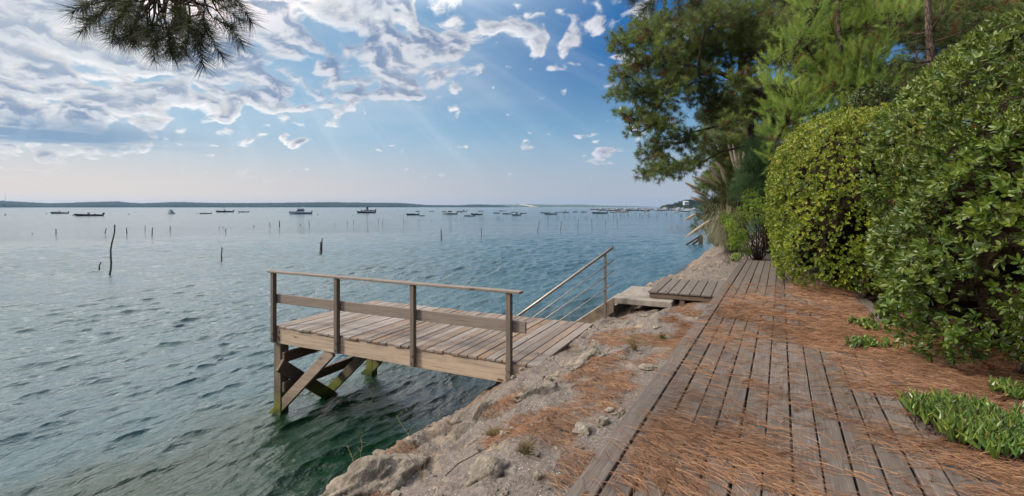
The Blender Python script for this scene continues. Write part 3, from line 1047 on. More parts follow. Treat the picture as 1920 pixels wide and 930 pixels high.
def build_platform():
    root = empty('wooden_platform', (JO[0], JO[1], 0), J_ANG)
    tag(root, 'small grey plank platform at the left edge of the boardwalk, above the steps', 'platform')
    b = MB(); rg = random.Random(9)
    w_ = 1.28 / 7
    for i in range(7):
        b.box(5.45 + i * w_, 5.45 + (i + 1) * w_ - 0.014, 3.60 + rg.uniform(-.006, .006), 5.48, 1.872, 1.905 + rg.uniform(-.003, .003), r=rg.random(), bev=0.005)
    b.build('planks', M['deck2'], root)
    for y0 in (3.63, 4.5, 5.35):
        b = MB(); b.box(5.47, 6.7, y0, y0 + 0.06, 1.785, 1.869, r=rg.random()); b.build('joist', M['dark_brace'], root)
    for kx in (5.55, 6.0, 6.6):
        for jy in (3.65, 5.37):
            b = MB(); b.box(kx, kx + 0.08, jy, jy + 0.08, 1.3, 1.783); b.build('short_post', M['dark_brace'], root)


M['deck2'] = wood_mat('platform_plank', 1, [(0.115, 0.095, 0.080), (0.14, 0.115, 0.098), (0.10, 0.082, 0.068)], 1.0)
build_platform()


def build_boardwalk():
    """local x runs along the boards"""
    rg = random.Random(21)
    b = MB()
    pitch = 0.1545
    nb = 15
    for i in range(nb):
        n0 = -1.012 + i * pitch
        # boards are laid in lengths, with butt joints
        s = -3.0 - rg.uniform(0, 4.0)
        while s < 15.88:
            e_ = min(s + rg.choice([5.5, 7.0, 9.0, 12.0]), 15.88 + rg.uniform(-0.03, 0.03))
            j = rg.uniform(-0.004, 0.004)
            lift = 0.012 if i == 0 else 0.0
            # local y is to the left of +x, so n -> -y
            b.box(s + 0.002, e_ - 0.003, -(n0 + pitch - 0.013 + j), -(n0 + j), 1.862 + lift, 1.900 + lift + rg.uniform(-0.002, 0.002), r=rg.random(), bev=0.004)
            s = e_
    root = b.build('boardwalk', M['board'])
    root.rotation_euler = (0, 0, SH_ANG)
    tag(root, kind='structure')
    s = -2.6
    while s < 15.8:
        g = MB(); g.box(s, s + 0.07, -1.25, 1.0, 1.77, 1.8605, r=rg.random()); s += 0.62
        g.build('bearer', M['dark_brace'], root)


build_boardwalk()


def rock_mesh(name, loc, size, seed, label, m_=None, cat='rock', group=None, rz=0.0):
    rg = np.random.default_rng(seed)
    nu, nv = 72, 44
    th = np.linspace(0, 2 * PI, nu, endpoint=False); ph = np.linspace(0.02, PI - 0.02, nv)
    Tt, Ph = np.meshgrid(th, ph)
    d = np.stack([np.cos(Tt) * np.sin(Ph), np.sin(Tt) * np.sin(Ph), np.cos(Ph)], -1)
    rad = 1 + 0.35 * sum(vnoise(d[..., 0] * f + seed, d[..., 1] * f + d[..., 2] * f * 1.3, seed) / (0.6 + 0.4 * f) * 1.2 for f in (1.4, 2.8, 5.5, 11, 19))
    for _ in range(5):
        pl = rg.normal(0, 1, 3); pl /= np.linalg.norm(pl)
        dd = (d @ pl) * rad
        cut = rg.uniform(0.6, 0.85)
        rad = np.where(dd > cut, rad * cut / np.maximum(dd, 1e-6), rad)
    V = d * rad[..., None] * np.array(size)
    idx = np.arange(nu * nv).reshape(nv, nu)
    Q = np.stack([idx[:-1], np.roll(idx[:-1], -1, 1), np.roll(idx[1:], -1, 1), idx[1:]], -1).reshape(-1, 4)[:, ::-1]
    o = mesh_np(name, V.reshape(-1, 3), Q, m_ or M['rock'], smooth=True, loc=loc)
    o.rotation_euler = (0, 0, rz)
    return tag(o, label, cat, group)


def bank_pt(px, py):
    """where the ray through a pixel meets the bank"""
    lo = None
    for D in np.linspace(2.0, 60, 3000):
        p = P(px, py, D)
        if p[2] < ground_z(p[0], p[1]):
            return p
    return P(px, py, 20)


ROCKS = [(715, 895, (0.42, 0.24, 0.20), 'large pale limestone boulder at the lowest corner of the bank'),
         (918, 880, (0.22, 0.18, 0.13), 'rounded rough grey boulder set in the bank below the pine litter'),
         (1160, 780, (0.055, 0.04, 0.035), 'small white stone lying next to the edge of the boardwalk'),
         (1322, 604, (0.06, 0.05, 0.04), 'small pale stone beside the boardwalk edge near the platform'),
         (640, 925, (0.24, 0.16, 0.12), 'orange brown rock at the foot of the bank in the bottom of the picture'),
         (905, 770, (0.20, 0.10, 0.10), 'dark weedy rock at the waterline just in front of the jetty end'),
         (868, 782, (0.16, 0.09, 0.08), 'low dark rock wet by the water left of the jetty end'),
         (1105, 672, (0.35, 0.14, 0.11), 'tan ledge of rock sticking out of the bank right of the jetty beam'),
         (1015, 735, (0.32, 0.13, 0.10), 'worn tan rock under the end of the jetty beam'),
         (868, 812, (0.26, 0.14, 0.10), 'knobbly buff rock halfway along the water edge of the bank')]
for i, (px, py, sz, lb) in enumerate(ROCKS):
    p = bank_pt(px, py)
    rock_mesh('rock', (p[0], p[1], p[2] - sz[2] * 0.25), sz, 30 + i, lb, rz=SH_ANG + random.uniform(-.3, .3))

def bank_stones():
    rg = np.random.default_rng(91)
    n_ = 1500
    S = rg.uniform(0.8, 16, n_ * 3) ; N = rg.uniform(-4.1, -1.15, n_ * 3)
    keep = rg.random(len(S)) < np.clip(0.25 + 2.2 * fbm(S * 1.1, N * 1.6, 3, 95) + 0.5 * (N < -2.6), 0, 1)
    S, N = S[keep][:n_], N[keep][:n_]; n_ = len(S)
    X, Y = sn_xy(S, N)
    sz = np.exp(rg.normal(-4.15, 0.62, n_)); sz = np.clip(sz, 0.006, 0.075)
    # a lumpy 26 vertex stone
    th = np.linspace(0, 2 * PI, 8, endpoint=False)
    Vs = []; 
    base = [(0, 0, -0.6)] + [(math.cos(a) * r_, math.sin(a) * r_, z_) for z_, r_ in ((-.4, .8), (0.05, 1.0), (.42, .72)) for a in th] + [(0, 0, .58)]
    base = np.array(base, float)
    Q = [(1 + k * 8 + j, 1 + k * 8 + (j + 1) % 8, 9 + k * 8 + (j + 1) % 8, 9 + k * 8 + j) for k in range(2) for j in range(8)]
    T = [(0, 1 + (j + 1) % 8, 1 + j) for j in range(8)] + [(25, 17 + j, 17 + (j + 1) % 8) for j in range(8)]
    nv = len(base)
    V = base[None] * (1 + rg.normal(0, 0.14, (n_, nv, 1)))
    V = V * rg.uniform(0.6, 1.3, (n_, 1, 3))
    a = rg.uniform(0, 2 * PI, n_)
    c_, s_ = np.cos(a)[:, None], np.sin(a)[:, None]
    V = np.stack([V[..., 0] * c_ - V[..., 1] * s_, V[..., 0] * s_ + V[..., 1] * c_, V[..., 2]], -1) * sz[:, None, None]
    V = V + np.stack([X, Y, height(S, N) + 0.15 * sz], -1)[:, None, :]
    off = (np.arange(n_) * nv)[:, None, None]
    tag(mesh_np('loose_stones', V.reshape(-1, 3), [(np.array(Q)[None] + off).reshape(-1, 4), (np.array(T)[None] + off).reshape(-1, 3)], M['rock']),
        'small buff and grey stones embedded in the surface of the bank', 'stones', kind='stuff')


bank_stones()

# ------------------------------------------------------------------ foliage tools
def scatter(tv, tq, tt, pos, frames, scale, rnd):
    """merged copies of a template; frames (n,3,3) rows = axes"""
    n_ = len(pos); k = len(tv)
    V = np.einsum('vi,nij->nvj', tv, frames) * np.asarray(scale).reshape(n_, 1, -1) + pos[:, None, :]
    off = (np.arange(n_) * k)[:, None, None]
    out = []
    if len(tq): out.append((np.asarray(tq)[None] + off).reshape(-1, 4))
    if len(tt): out.append((np.asarray(tt)[None] + off).reshape(-1, 3))
    return V.reshape(-1, 3), out, np.repeat(rnd, k)


def frames_from(z, spin=None):
    """orthonormal frames with third axis z"""
    z = z / np.maximum(np.linalg.norm(z, axis=1)[:, None], 1e-9)
    n_ = len(z)
    r = RNG.normal(size=(n_, 3)) if spin is None else spin
    x = r - z * np.sum(r * z, 1)[:, None]
    x /= np.maximum(np.linalg.norm(x, axis=1)[:, None], 1e-9)
    y = np.cross(z, x)
    return np.stack([x, y, z], 1)


def needle_tuft(n_, L, w_, axis_len=0.1, spread=1.0, fwd=0.4, seed=0):
    """needles leave a short shoot along +z; thin triangles"""
    rg = np.random.default_rng(seed)
    V = []; T = []
    for i in range(n_):
        t = rg.random()
        b0 = np.array([0, 0, t * axis_len])
        az = rg.uniform(0, 2 * PI)
        up = fwd + rg.normal(0, 0.25) + (1 - spread) * 0.5 + 0.5 * t
        d = np.array([math.cos(az) * spread, math.sin(az) * spread, up]); d /= np.linalg.norm(d)
        s_ = np.cross(d, rg.normal(size=3)); s_ /= np.linalg.norm(s_)
        l = L * rg.uniform(0.75, 1.1)
        k = len(V)
        V += [b0 - s_ * w_ / 2, b0 + s_ * w_ / 2, b0 + d * l]
        T.append((k, k + 1, k + 2))
    return np.array(V), T


def leaf_template(L, W, fold=0.25, droop=0.15):
    """one leaf along +z, lying in the x-z plane, facing +y"""
    V = [(0, 0, 0), (-W * 0.42, fold * W * 0.5, L * 0.38), (0, 0, L * 0.42), (W * 0.42, fold * W * 0.5, L * 0.38),
         (-W * 0.38, fold * W * 0.5 - droop * L * .4, L * 0.72), (0, -droop * L * .4, L * 0.75), (W * 0.38, fold * W * 0.5 - droop * L * .4, L * 0.72), (0, -droop * L, L)]
    Q = [(1, 2, 5, 4), (2, 3, 6, 5)]
    T = [(0, 2, 1), (0, 3, 2), (4, 5, 7), (5, 6, 7)]
    return np.array(V, float), Q, T


def rosette(nl, L, W, seed=0, open_=1.0):
    rg = np.random.default_rng(seed)
    Vs = []; Qs = []; Ts = []; k = 0
    for i in range(nl):
        v, q, t = leaf_template(L * rg.uniform(0.7, 1.1), W * rg.uniform(0.8, 1.1), rg.uniform(.1, .5), rg.uniform(-0.05, 0.35))
        az = i * 2.4 + rg.uniform(-.4, .4); tilt = open_ * rg.uniform(0.45, 1.35)
        # tilt around x away from axis, facing the axis
        ct, st = math.cos(tilt), math.sin(tilt)
        Rx = np.array([[1, 0, 0], [0, ct, -st], [0, st, ct]])     # row vectors
        ca, sa = math.cos(az), math.sin(az)
        Rz = np.array([[ca, sa, 0], [-sa, ca, 0], [0, 0, 1]])
        v = v @ Rx @ Rz + np.array([0, 0, -rg.uniform(0, 0.5) * L])
        Vs.append(v); Qs += [tuple(a + k for a in f) for f in q]; Ts += [tuple(a + k for a in f) for f in t]; k += len(v)
    return np.concatenate(Vs), Qs, Ts


def join_scatter(parts):
    Vs = []; Qs = []; Ts = []; Rs = []; k = 0
    for V, fs, r in parts:
        Vs.append(V); Rs.append(r)
        for f in fs: (Qs if f.shape[1] == 4 else Ts).append(f + k)
        k += len(V)
    fs = []
    if Qs: fs.append(np.concatenate(Qs))
    if Ts: fs.append(np.concatenate(Ts))
    return np.concatenate(Vs), fs, np.concatenate(Rs)


def unit(v): return v / np.maximum(np.linalg.norm(v, axis=-1, keepdims=True), 1e-9)


def sample_se(n_, c, h, p, rg, zmin=None):
    """points and outward normals on a superellipsoid |x|^p+|y|^p+|z|^p=1 in shore axes (s, n, z)"""
    d = unit(rg.normal(size=(n_ * 2, 3)) * np.array([1, 1, 1]))
    # area-ish weighting
    q = d / (np.sum(np.abs(d) ** p, 1) ** (1 / p))[:, None]
    nrm = unit(np.sign(q) * np.abs(q) ** (p - 1) / np.array(h))
    pt = q * np.array(h)
    if zmin is not None:
        k = pt[:, 2] + c[2] > zmin
        pt, nrm = pt[k], nrm[k]
    return pt[:n_], nrm[:n_]


def shore_to_world(pt):
    x, y = sn_xy(pt[:, 0], pt[:, 1])
    return np.stack([x, y, pt[:, 2]], -1)


def build_hedge(label, c, h, p, n_ros, leafL, leafW, m_, seed, stems, zmin, lump=0.12, lf=1.5, nl=7, dead=60, hole=None, view=None):
    rg = np.random.default_rng(seed)
    bx, by = sn_xy(c[0], c[1])
    gz = float(height(c[0], c[1]))
    root = empty('hedge', (bx, by, gz))
    tag(root, label, 'hedge')
    org = np.array([bx, by, gz])
    parts = []
    temps = [rosette(nl, leafL, leafW, seed * 10 + i) for i in range(8)]
    layers = ((1.0, 0.62), (0.93, 0.25), (0.84, 0.13))
    for f, share in layers:
        pt, nr = sample_se(int(n_ros * share * 1.0), c, h, p, rg, zmin)
        lumpv = fbm(pt[:, 0] * lf + pt[:, 2] * 0.7, pt[:, 1] * lf - pt[:, 2] * lf, 3, seed)
        fine = rg.normal(0, 0.028, len(pt))
        pt = pt * f + nr * (lumpv * lump * 2 + fine)[:, None]
        if hole is not None:
            keep = rg.random(len(pt)) > hole(pt + np.array(c))
            pt, nr = pt[keep], nr[keep]
        W_ = shore_to_world(pt + np.array(c))
        nx, ny = sn_xy(nr[:, 0], nr[:, 1])
        nw = unit(np.stack([nx, ny, nr[:, 2]], -1) + rg.normal(0, 0.42, (len(pt), 3)) + np.array([0, 0, 0.30]))
        if view is not None:
            k = np.sum(unit(np.array([0, 0, EYE]) - W_) * np.stack([nx, ny, nr[:, 2]], -1), 1) > view
            k |= rg.random(len(k)) < 0.35
            W_, nw = W_[k], nw[k]
        which = rg.integers(0, len(temps), len(W_))
        for i in range(len(temps)):
            mk = which == i
            if not mk.any(): continue
            tv, tq, tt = temps[i]
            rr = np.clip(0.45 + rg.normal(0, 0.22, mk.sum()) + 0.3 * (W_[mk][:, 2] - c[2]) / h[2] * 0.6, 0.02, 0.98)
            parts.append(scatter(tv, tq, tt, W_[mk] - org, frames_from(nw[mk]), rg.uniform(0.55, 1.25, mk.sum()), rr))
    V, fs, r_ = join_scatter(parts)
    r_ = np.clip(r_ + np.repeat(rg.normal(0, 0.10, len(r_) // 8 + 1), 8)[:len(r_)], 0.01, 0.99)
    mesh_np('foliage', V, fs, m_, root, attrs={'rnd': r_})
    # solid dark core, coloured for the inner twigs and the shade between them
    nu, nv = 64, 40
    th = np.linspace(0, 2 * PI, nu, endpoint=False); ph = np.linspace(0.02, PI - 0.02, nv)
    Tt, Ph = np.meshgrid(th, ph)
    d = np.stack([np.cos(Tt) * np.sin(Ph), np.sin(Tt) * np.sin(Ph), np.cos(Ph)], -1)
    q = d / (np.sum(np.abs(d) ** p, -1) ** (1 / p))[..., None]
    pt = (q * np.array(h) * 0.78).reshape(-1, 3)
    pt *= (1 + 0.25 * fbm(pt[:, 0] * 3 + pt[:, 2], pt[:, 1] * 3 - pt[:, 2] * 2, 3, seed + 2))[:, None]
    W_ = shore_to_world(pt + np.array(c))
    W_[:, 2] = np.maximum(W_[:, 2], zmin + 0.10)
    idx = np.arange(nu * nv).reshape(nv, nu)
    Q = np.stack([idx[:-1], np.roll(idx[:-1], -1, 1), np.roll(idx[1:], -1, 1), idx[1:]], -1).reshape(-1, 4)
    mesh_np('dark_inner_core', W_ - org, Q, M['core'], root)
    # stems and twigs
    b = MB()
    for (s0, n0, ds, dn) in stems:
        for q_ in range(3):
            s1 = s0 + ds + rg.uniform(-.5, .5); n1 = n0 + dn + rg.uniform(-.4, .4)
            z0 = float(height(s0, n0)) - 0.05
            a = np.array([*sn_xy(s0, n0), z0]); e_ = np.array([*sn_xy(s1, n1), c[2] + rg.uniform(0, h[2] * .5)])
            pts = [a + (e_ - a) * t + np.array([rg.normal(0, .04), rg.normal(0, .04), 0]) * (t > 0) for t in np.linspace(0, 1, 7)]
            b.tube(np.array(pts) - org, np.linspace(0.045, 0.012, 7), 6)
    npt, nnr = sample_se(260, c, h, p, rg, zmin)
    for i in range(len(npt)):
        o_ = shore_to_world((npt[i] * 0.98 + np.array(c))[None])[0]
        i_ = shore_to_world((npt[i] * 0.66 + np.array(c) + rg.normal(0, 0.12, 3))[None])[0]
        mid = (o_ + i_) / 2 + rg.normal(0, 0.05, 3)
        b.tube(np.array([i_, mid, o_]) - org, [0.008, 0.006, 0.003], 4, caps=False)
    b.build('branches', M['twig'], root)
    if dead:
        pt, nr = sample_se(dead, c, h, p, rg, zmin)
        pt = pt * 0.97
        tv, tq, tt = rosette(5, leafL * .9, leafW * .8, 99, 1.2)
        W_ = shore_to_world(pt + np.array(c))
        V, fs, r_ = scatter(tv, tq, tt, W_ - org, frames_from(unit(rg.normal(size=(len(pt), 3)) + np.array([0, 0, -0.8]))), rg.uniform(.6, 1, len(pt)), rg.random(len(pt)))
        mesh_np('dead_leaves', V, fs, M['dead_leaf'], root, attrs={'rnd': r_})
    return root


H1C = (12.7, 1.62, 3.35); H1H = (3.3, 1.78, 1.92)
build_hedge('round clipped hedge with small yellowish green leaves, standing behind the larger broad leaved hedge', H1C, H1H, 2.9, 21000, 0.058, 0.030, M['hedge1'], 3,
            [(10.2, 1.2, 0.3, 0.2), (10.6, 1.7, .8, .4), (11.6, 1.1, .5, .1), (13, 1.2, .5, 0)], 2.02, 0.13, 1.7, nl=8, dead=25, view=-0.35,
            hole=lambda q: 0.8 * (fbm(q[:, 0] * 3.1 + q[:, 2], q[:, 1] * 3.1 - q[:, 2] * 2.1, 3, 47) > 0.36 - 0.08 * (q[:, 1] > 0.6)))

H2C = (7.05, 3.56, 3.15); H2H = (2.25, 2.62, 2.36)
build_hedge('big rounded hedge with broad glossy green leaves filling the right side', H2C, H2H, 2.0, 20000, 0.077, 0.032, M['hedge2'], 5,
            [(6.2, 1.9, .3, .7), (6.6, 2.5, .3, .6), (5.8, 2.6, .6, .5), (7.2, 2.0, .2, .6)], 1.98, 0.30, 1.1, nl=7, dead=160, view=-0.3,
            hole=lambda q: 0.85 * (fbm(q[:, 0] * 2.3 + q[:, 2], q[:, 1] * 2.3 - q[:, 2] * 2.3, 3, 44) > 0.24))


# ------------------------------------------------------------------ trees
def limb(b, p0, p1, r0, r1, bend=0.1, n_=8, rg=None, seg=7, sag=0.0):
    p0 = np.array(p0, float); p1 = np.array(p1, float)
    L = np.linalg.norm(p1 - p0)
    o1 = rg.normal(0, bend * L, 3); o2 = rg.normal(0, bend * L * 0.5, 3)
    t = np.linspace(0, 1, n_)[:, None]
    pts = p0 + (p1 - p0) * t + o1 * np.sin(t * PI) + o2 * np.sin(t * 2 * PI) + np.array([0, 0, 1.0]) * sag * L * np.sin(t * PI)
    b.tube(pts, np.linspace(r0, r1, n_), seg)
    return pts


def build_pine(label, base, trunk_pts, trunk_r, blobs, m_, tuft, n_per_r, seed, group=None, limbs=(), brown=0.04, scale=(0.8, 1.2), twig_n=14, up=0.25, name='pine_tree', needle_mats=None):
    """blobs: world centre (x,y,z) and radius; branches join them to the trunk"""
    rg = np.random.default_rng(seed)
    base = np.array(base, float)
    root = empty(name, tuple(base))
    tag(root, label, 'pine tree', group)
    tb = MB()
    tp = np.array(trunk_pts, float)
    tb.tube(tp - base, np.linspace(trunk_r, trunk_r * 0.35, len(tp)), 10)
    tb.build('trunk', M['bark'], root, smooth=True)
    lb = MB()
    anchor = [tp[i] * (1 - f) + tp[i + 1] * f for i in range(len(tp) - 1) for f in (0, .25, .5, .75)][len(tp):]
    for (pts, r0) in limbs:
        pts = np.array(pts, float)
        lb.tube(pts - base, np.linspace(r0, r0 * 0.3, len(pts)), 7)
        anchor += [pts[i] * (1 - f) + pts[i + 1] * f for i in range(len(pts) - 1) for f in (0, .5)]
    A = np.array(anchor)
    parts = []; bparts = []
    order = sorted(range(len(blobs)), key=lambda i: np.min(np.linalg.norm(A - np.array(blobs[i][:3]), axis=1)))
    for bi in order:
        c = np.array(blobs[bi][:3]); r = blobs[bi][3]
        AA = np.array(anchor)
        dd = np.linalg.norm(AA - c, axis=1)
        # prefer anchors that are a little lower
        dd = dd + 0.35 * np.maximum(0, AA[:, 2] - c[2])
        a0 = AA[np.argmin(dd)]
        L = np.linalg.norm(c - a0)
        pts = limb(lb, a0 - base, c - base, min(0.05, 0.016 + 0.014 * L), 0.012, 0.07, 7, rg, 6) + base
        anchor += [p for p in pts[3:]]
        n_ = max(6, int(n_per_r * r * r))
        d = unit(rg.normal(size=(n_, 3)) * np.array([1, 1, 0.8])) * (rg.random((n_, 1)) ** 0.42)
        tips = c + d * r * np.array([1.08, 1.08, 0.82])
        for k in range(min(twig_n, n_)):
            st = pts[rg.integers(2, len(pts))]
            limb(lb, st - base, tips[k] - base, 0.009, 0.004, 0.06, 4, rg, 4)
        ax = unit(d * 0.9 + rg.normal(0, 0.5, (n_, 3)) + np.array([0, 0, up]))
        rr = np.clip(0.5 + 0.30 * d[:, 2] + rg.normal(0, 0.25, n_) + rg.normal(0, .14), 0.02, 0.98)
        bm = rg.random(n_) < brown
        for mk, store in ((~bm, parts), (bm, bparts)):
            if mk.sum():
                ti = rg.integers(0, len(tuft))
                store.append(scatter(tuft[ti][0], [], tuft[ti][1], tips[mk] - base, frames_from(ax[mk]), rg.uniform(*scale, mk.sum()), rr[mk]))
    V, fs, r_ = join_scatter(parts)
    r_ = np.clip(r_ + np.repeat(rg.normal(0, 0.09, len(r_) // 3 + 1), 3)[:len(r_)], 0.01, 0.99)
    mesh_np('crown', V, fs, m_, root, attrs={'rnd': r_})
    if bparts:
        V, fs, r_ = join_scatter(bparts)
        mesh_np('dry_needles', V, fs, M['pine_brown'], root, attrs={'rnd': r_})
    lb.build('branches', M['twig'], root, smooth=True)
    return root


TUFT = [needle_tuft(50, 0.17, 0.010, 0.14, 1.0, 0.35, s_) for s_ in range(6)]
BIGTUFT = [needle_tuft(42, 0.34, 0.022, 0.25, 1.0, 0.3, 20 + s_) for s_ in range(6)]
SHOOT = [needle_tuft(95, 0.13, 0.0058, 0.34, 0.75, 0.75, 40 + s_) for s_ in range(6)]


def blob_list(lst, Dmid, Dspread, seed, rscale=1.0, thick=2):
    """(px, py, r_px) -> clumps in space, several deep"""
    rg = np.random.default_rng(seed)
    out = []
    for (px, py, rp) in lst:
        for k in range(thick):
            D = Dmid + rg.uniform(-Dspread, Dspread)
            jx, jy = rg.normal(0, rp * 0.18, 2)
            p = P(px + jx, py + jy, D)
            out.append((p[0], p[1], p[2], rp * rscale * D / F))
    return out


# big leaning pine over the water (centre right)
A_bl = [(1350, 200, 28), (1372, 225, 24), (1310, 145, 30), (1262, 140, 28), (1200, 120, 24), (1405, 150, 30), (1440, 70, 34), (1172, 82, 30), (1160, 140, 18), (1160, 175, 16), (1170, 215, 14), (1182, 248, 12), (1215, 66, 36), (1262, 52, 44), (1325, 40, 50), (1230, 118, 40), (1290, 105, 44),
        (1352, 95, 44), (1205, 170, 32), (1250, 175, 38), (1205, 225, 28), (1242, 235, 34), (1225, 285, 28), (1240, 318, 26), (1210, 326, 14), (1272, 318, 22), (1288, 268, 26),
        (1320, 175, 32), (1398, 60, 50), (1430, 110, 38), (1462, 40, 44), (1330, 262, 26), (1362, 300, 30), (1345, 335, 26), (1385, 262, 30), (1400, 305, 28), (1330, 215, 18),
        (1378, 160, 26), (1300, 300, 16), (1400, 20, 40), (1330, 5, 36), (1318, 345, 16), (1430, 250, 24), (1425, 200, 24), (1480, 85, 30)]
Ablobs = blob_list([q for q in A_bl if not (q[0] > 1310 and q[1] > 235)], 16.0, 1.6, 1) + blob_list([q for q in A_bl if q[0] > 1310 and q[1] > 235], 20.6, 0.7, 2)
g0 = P(1448, 470, 20.8); gA = (g0[0], g0[1], ground_z(g0[0], g0[1]) - 0.1)
build_pine('dark leaning pine whose crown hangs out over the water above the pampas grass', gA,
           [gA, P(1440, 400, 20.5), P(1428, 330, 20.0), P(1412, 270, 19.2), P(1400, 220, 18.4), P(1390, 150, 17.6), P(1388, 60, 17), P(1380, -60, 16.6)], 0.2,
           Ablobs, M['pine'], TUFT, 235, 2,
           limbs=[([P(1430, 340, 20.1), P(1448, 240, 18.6), P(1455, 195, 17.2), P(1420, 172, 15.6), P(1375, 148, 15.4), P(1335, 130, 15.3), P(1285, 122, 15.2), P(1240, 105, 15.1)], 0.13),
                  ([P(1412, 270, 19.2), P(1350, 285, 17.6), P(1290, 320, 16.4)], 0.05),
                  ([P(1400, 220, 18.4), P(1330, 240, 15.6), P(1250, 260, 15.2)], 0.05),
                  ([P(1422, 300, 19.6), P(1412, 230, 18), P(1396, 190, 17), P(1394, 160, 16.2)], 0.035)], brown=0.07)

# bright young pine between hedge and the leaning pine
B_bl = [(1452, 160, 22), (1470, 120, 26), (1490, 185, 32), (1500, 75, 30), (1530, 130, 38), (1520, 215, 36), (1560, 60, 38), (1575, 170, 38), (1560, 240, 30), (1600, 110, 36),
        (1620, 40, 40), (1635, 160, 34), (1465, 250, 26), (1500, 265, 26), (1450, 300, 18), (1650, 100, 26), (1540, 15, 36), (1480, 215, 26), (1610, 215, 30), (1445, 205, 14), (1600, 0, 30), (1680, 30, 28)]
Bblobs = blob_list(B_bl, 11.6, 0.8, 5)
g0 = sn_xy(12.0, 4.1); gB = (g0[0], g0[1], float(height(12.0, 4.1)) - 0.1)
bx, by, bz = gB
build_pine('bright green young pine with upright candle shoots rising behind the round clipped hedge', gB,
           [gB, (bx - 0.05, by, bz + 1.5), P(1600, 260, 11.7), P(1588, 170, 11.7), P(1575, 90, 11.6), P(1570, 20, 11.6), P(1572, -60, 11.6)], 0.10,
           Bblobs, M['pine_young'], SHOOT, 210, 7, brown=0.06, scale=(0.75, 1.15), twig_n=16, up=1.1, name='young_pine')

# pines further back on the right
C_bl = [(1700, 60, 36), (1740, 20, 40), (1775, 75, 38), (1700, 125, 30), (1820, 30, 46), (1850, 80, 36), (1780, 120, 30), (1660, 20, 30), (1900, 20, 40), (1730, 165, 26), (1660, 75, 26), (1690, -10, 40), (1790, -20, 40), (1880, -20, 40)]
Cblobs = blob_list(C_bl, 15.5, 1.6, 9, thick=1)
g0 = P(1755, 388, 14.5); gC = (g0[0], g0[1], ground_z(g0[0], g0[1]) - 0.1)
build_pine('pine with a straight grey trunk and bare side branches, seen above the broad leaved hedge', gC,
           [gC, P(1752, 250, 14.5), P(1748, 130, 14.4), P(1742, 60, 14.4), P(1738, -30, 14.4), P(1736, -110, 14.4)], 0.15,
           Cblobs, M['pine'], TUFT, 150, 17, brown=0.16,
           limbs=[([P(1748, 115, 14.4), P(1720, 118, 14), P(1690, 113, 13.6)], 0.03), ([P(1748, 80, 14.4), P(1800, 62, 14), P(1850, 20, 13.8)], 0.03),
                  ([P(1746, 62, 14.4), P(1765, 25, 14.1), P(1770, -10, 14)], 0.03), ([P(1750, 92, 14.4), P(1700, 92, 14.0), P(1670, 96, 13.5)], 0.02)])

rgb = np.random.default_rng(77)
BACK = [(1790, 22.0, 'dark trunked pine standing behind the straight grey pine', 0.27), (1880, 20.0, 'dense dark pine filling the top right corner behind the hedge', 0.22),
        (1640, 24.0, 'dark pine far behind the bright young pine', 0.24), (1500, 25.0, 'shaded pine behind the crown of the leaning pine', 0.24), (1985, 17.5, 'dark pine just outside the right edge behind the hedge', 0.24),
        (1395, 27.0, 'low shaded pine at the back of the shore behind the pampas grass', 0.2)]
for i, (px, D, lb, tr) in enumerate(BACK):
    g0 = P(px, 388, D); gz = ground_z(g0[0], g0[1]) - 0.1
    bl = []
    ncl = 34
    for k in range(ncl):
        lo = -80 if i != 5 else 190
        hi = 215 if i != 5 else 400
        qx = px + rgb.normal(0, 62 if i != 5 else 36); qy = rgb.uniform(lo, hi)
        if i == 5: qx = max(qx, 1345)
        if i == 3: qx = min(max(qx, 1440), 1600)
        if i == 0: qy = min(qy, 150)
        if 1640 < qx < 1710 and 60 < qy < 130 and k % 2: continue
        d_ = D + rgb.uniform(-2.2, 2.2)
        p = P(qx, qy, d_)
        if p[2] < gz + 0.5: continue
        bl.append((p[0], p[1], p[2], rgb.uniform(0.65, 1.15)))
    topz = max(q[3 - 1] for q in bl) + 0.3
    tk = [(g0[0], g0[1], gz)] + [(g0[0] + rgb.normal(0, .12), g0[1], gz + (topz - gz) * f) for f in (0.2, 0.4, 0.6, 0.8, 1.0)]
    build_pine(lb, (g0[0], g0[1], gz), tk, tr, bl, M['pine_dark'], BIGTUFT, 80, 50 + i, brown=0.08, twig_n=5)


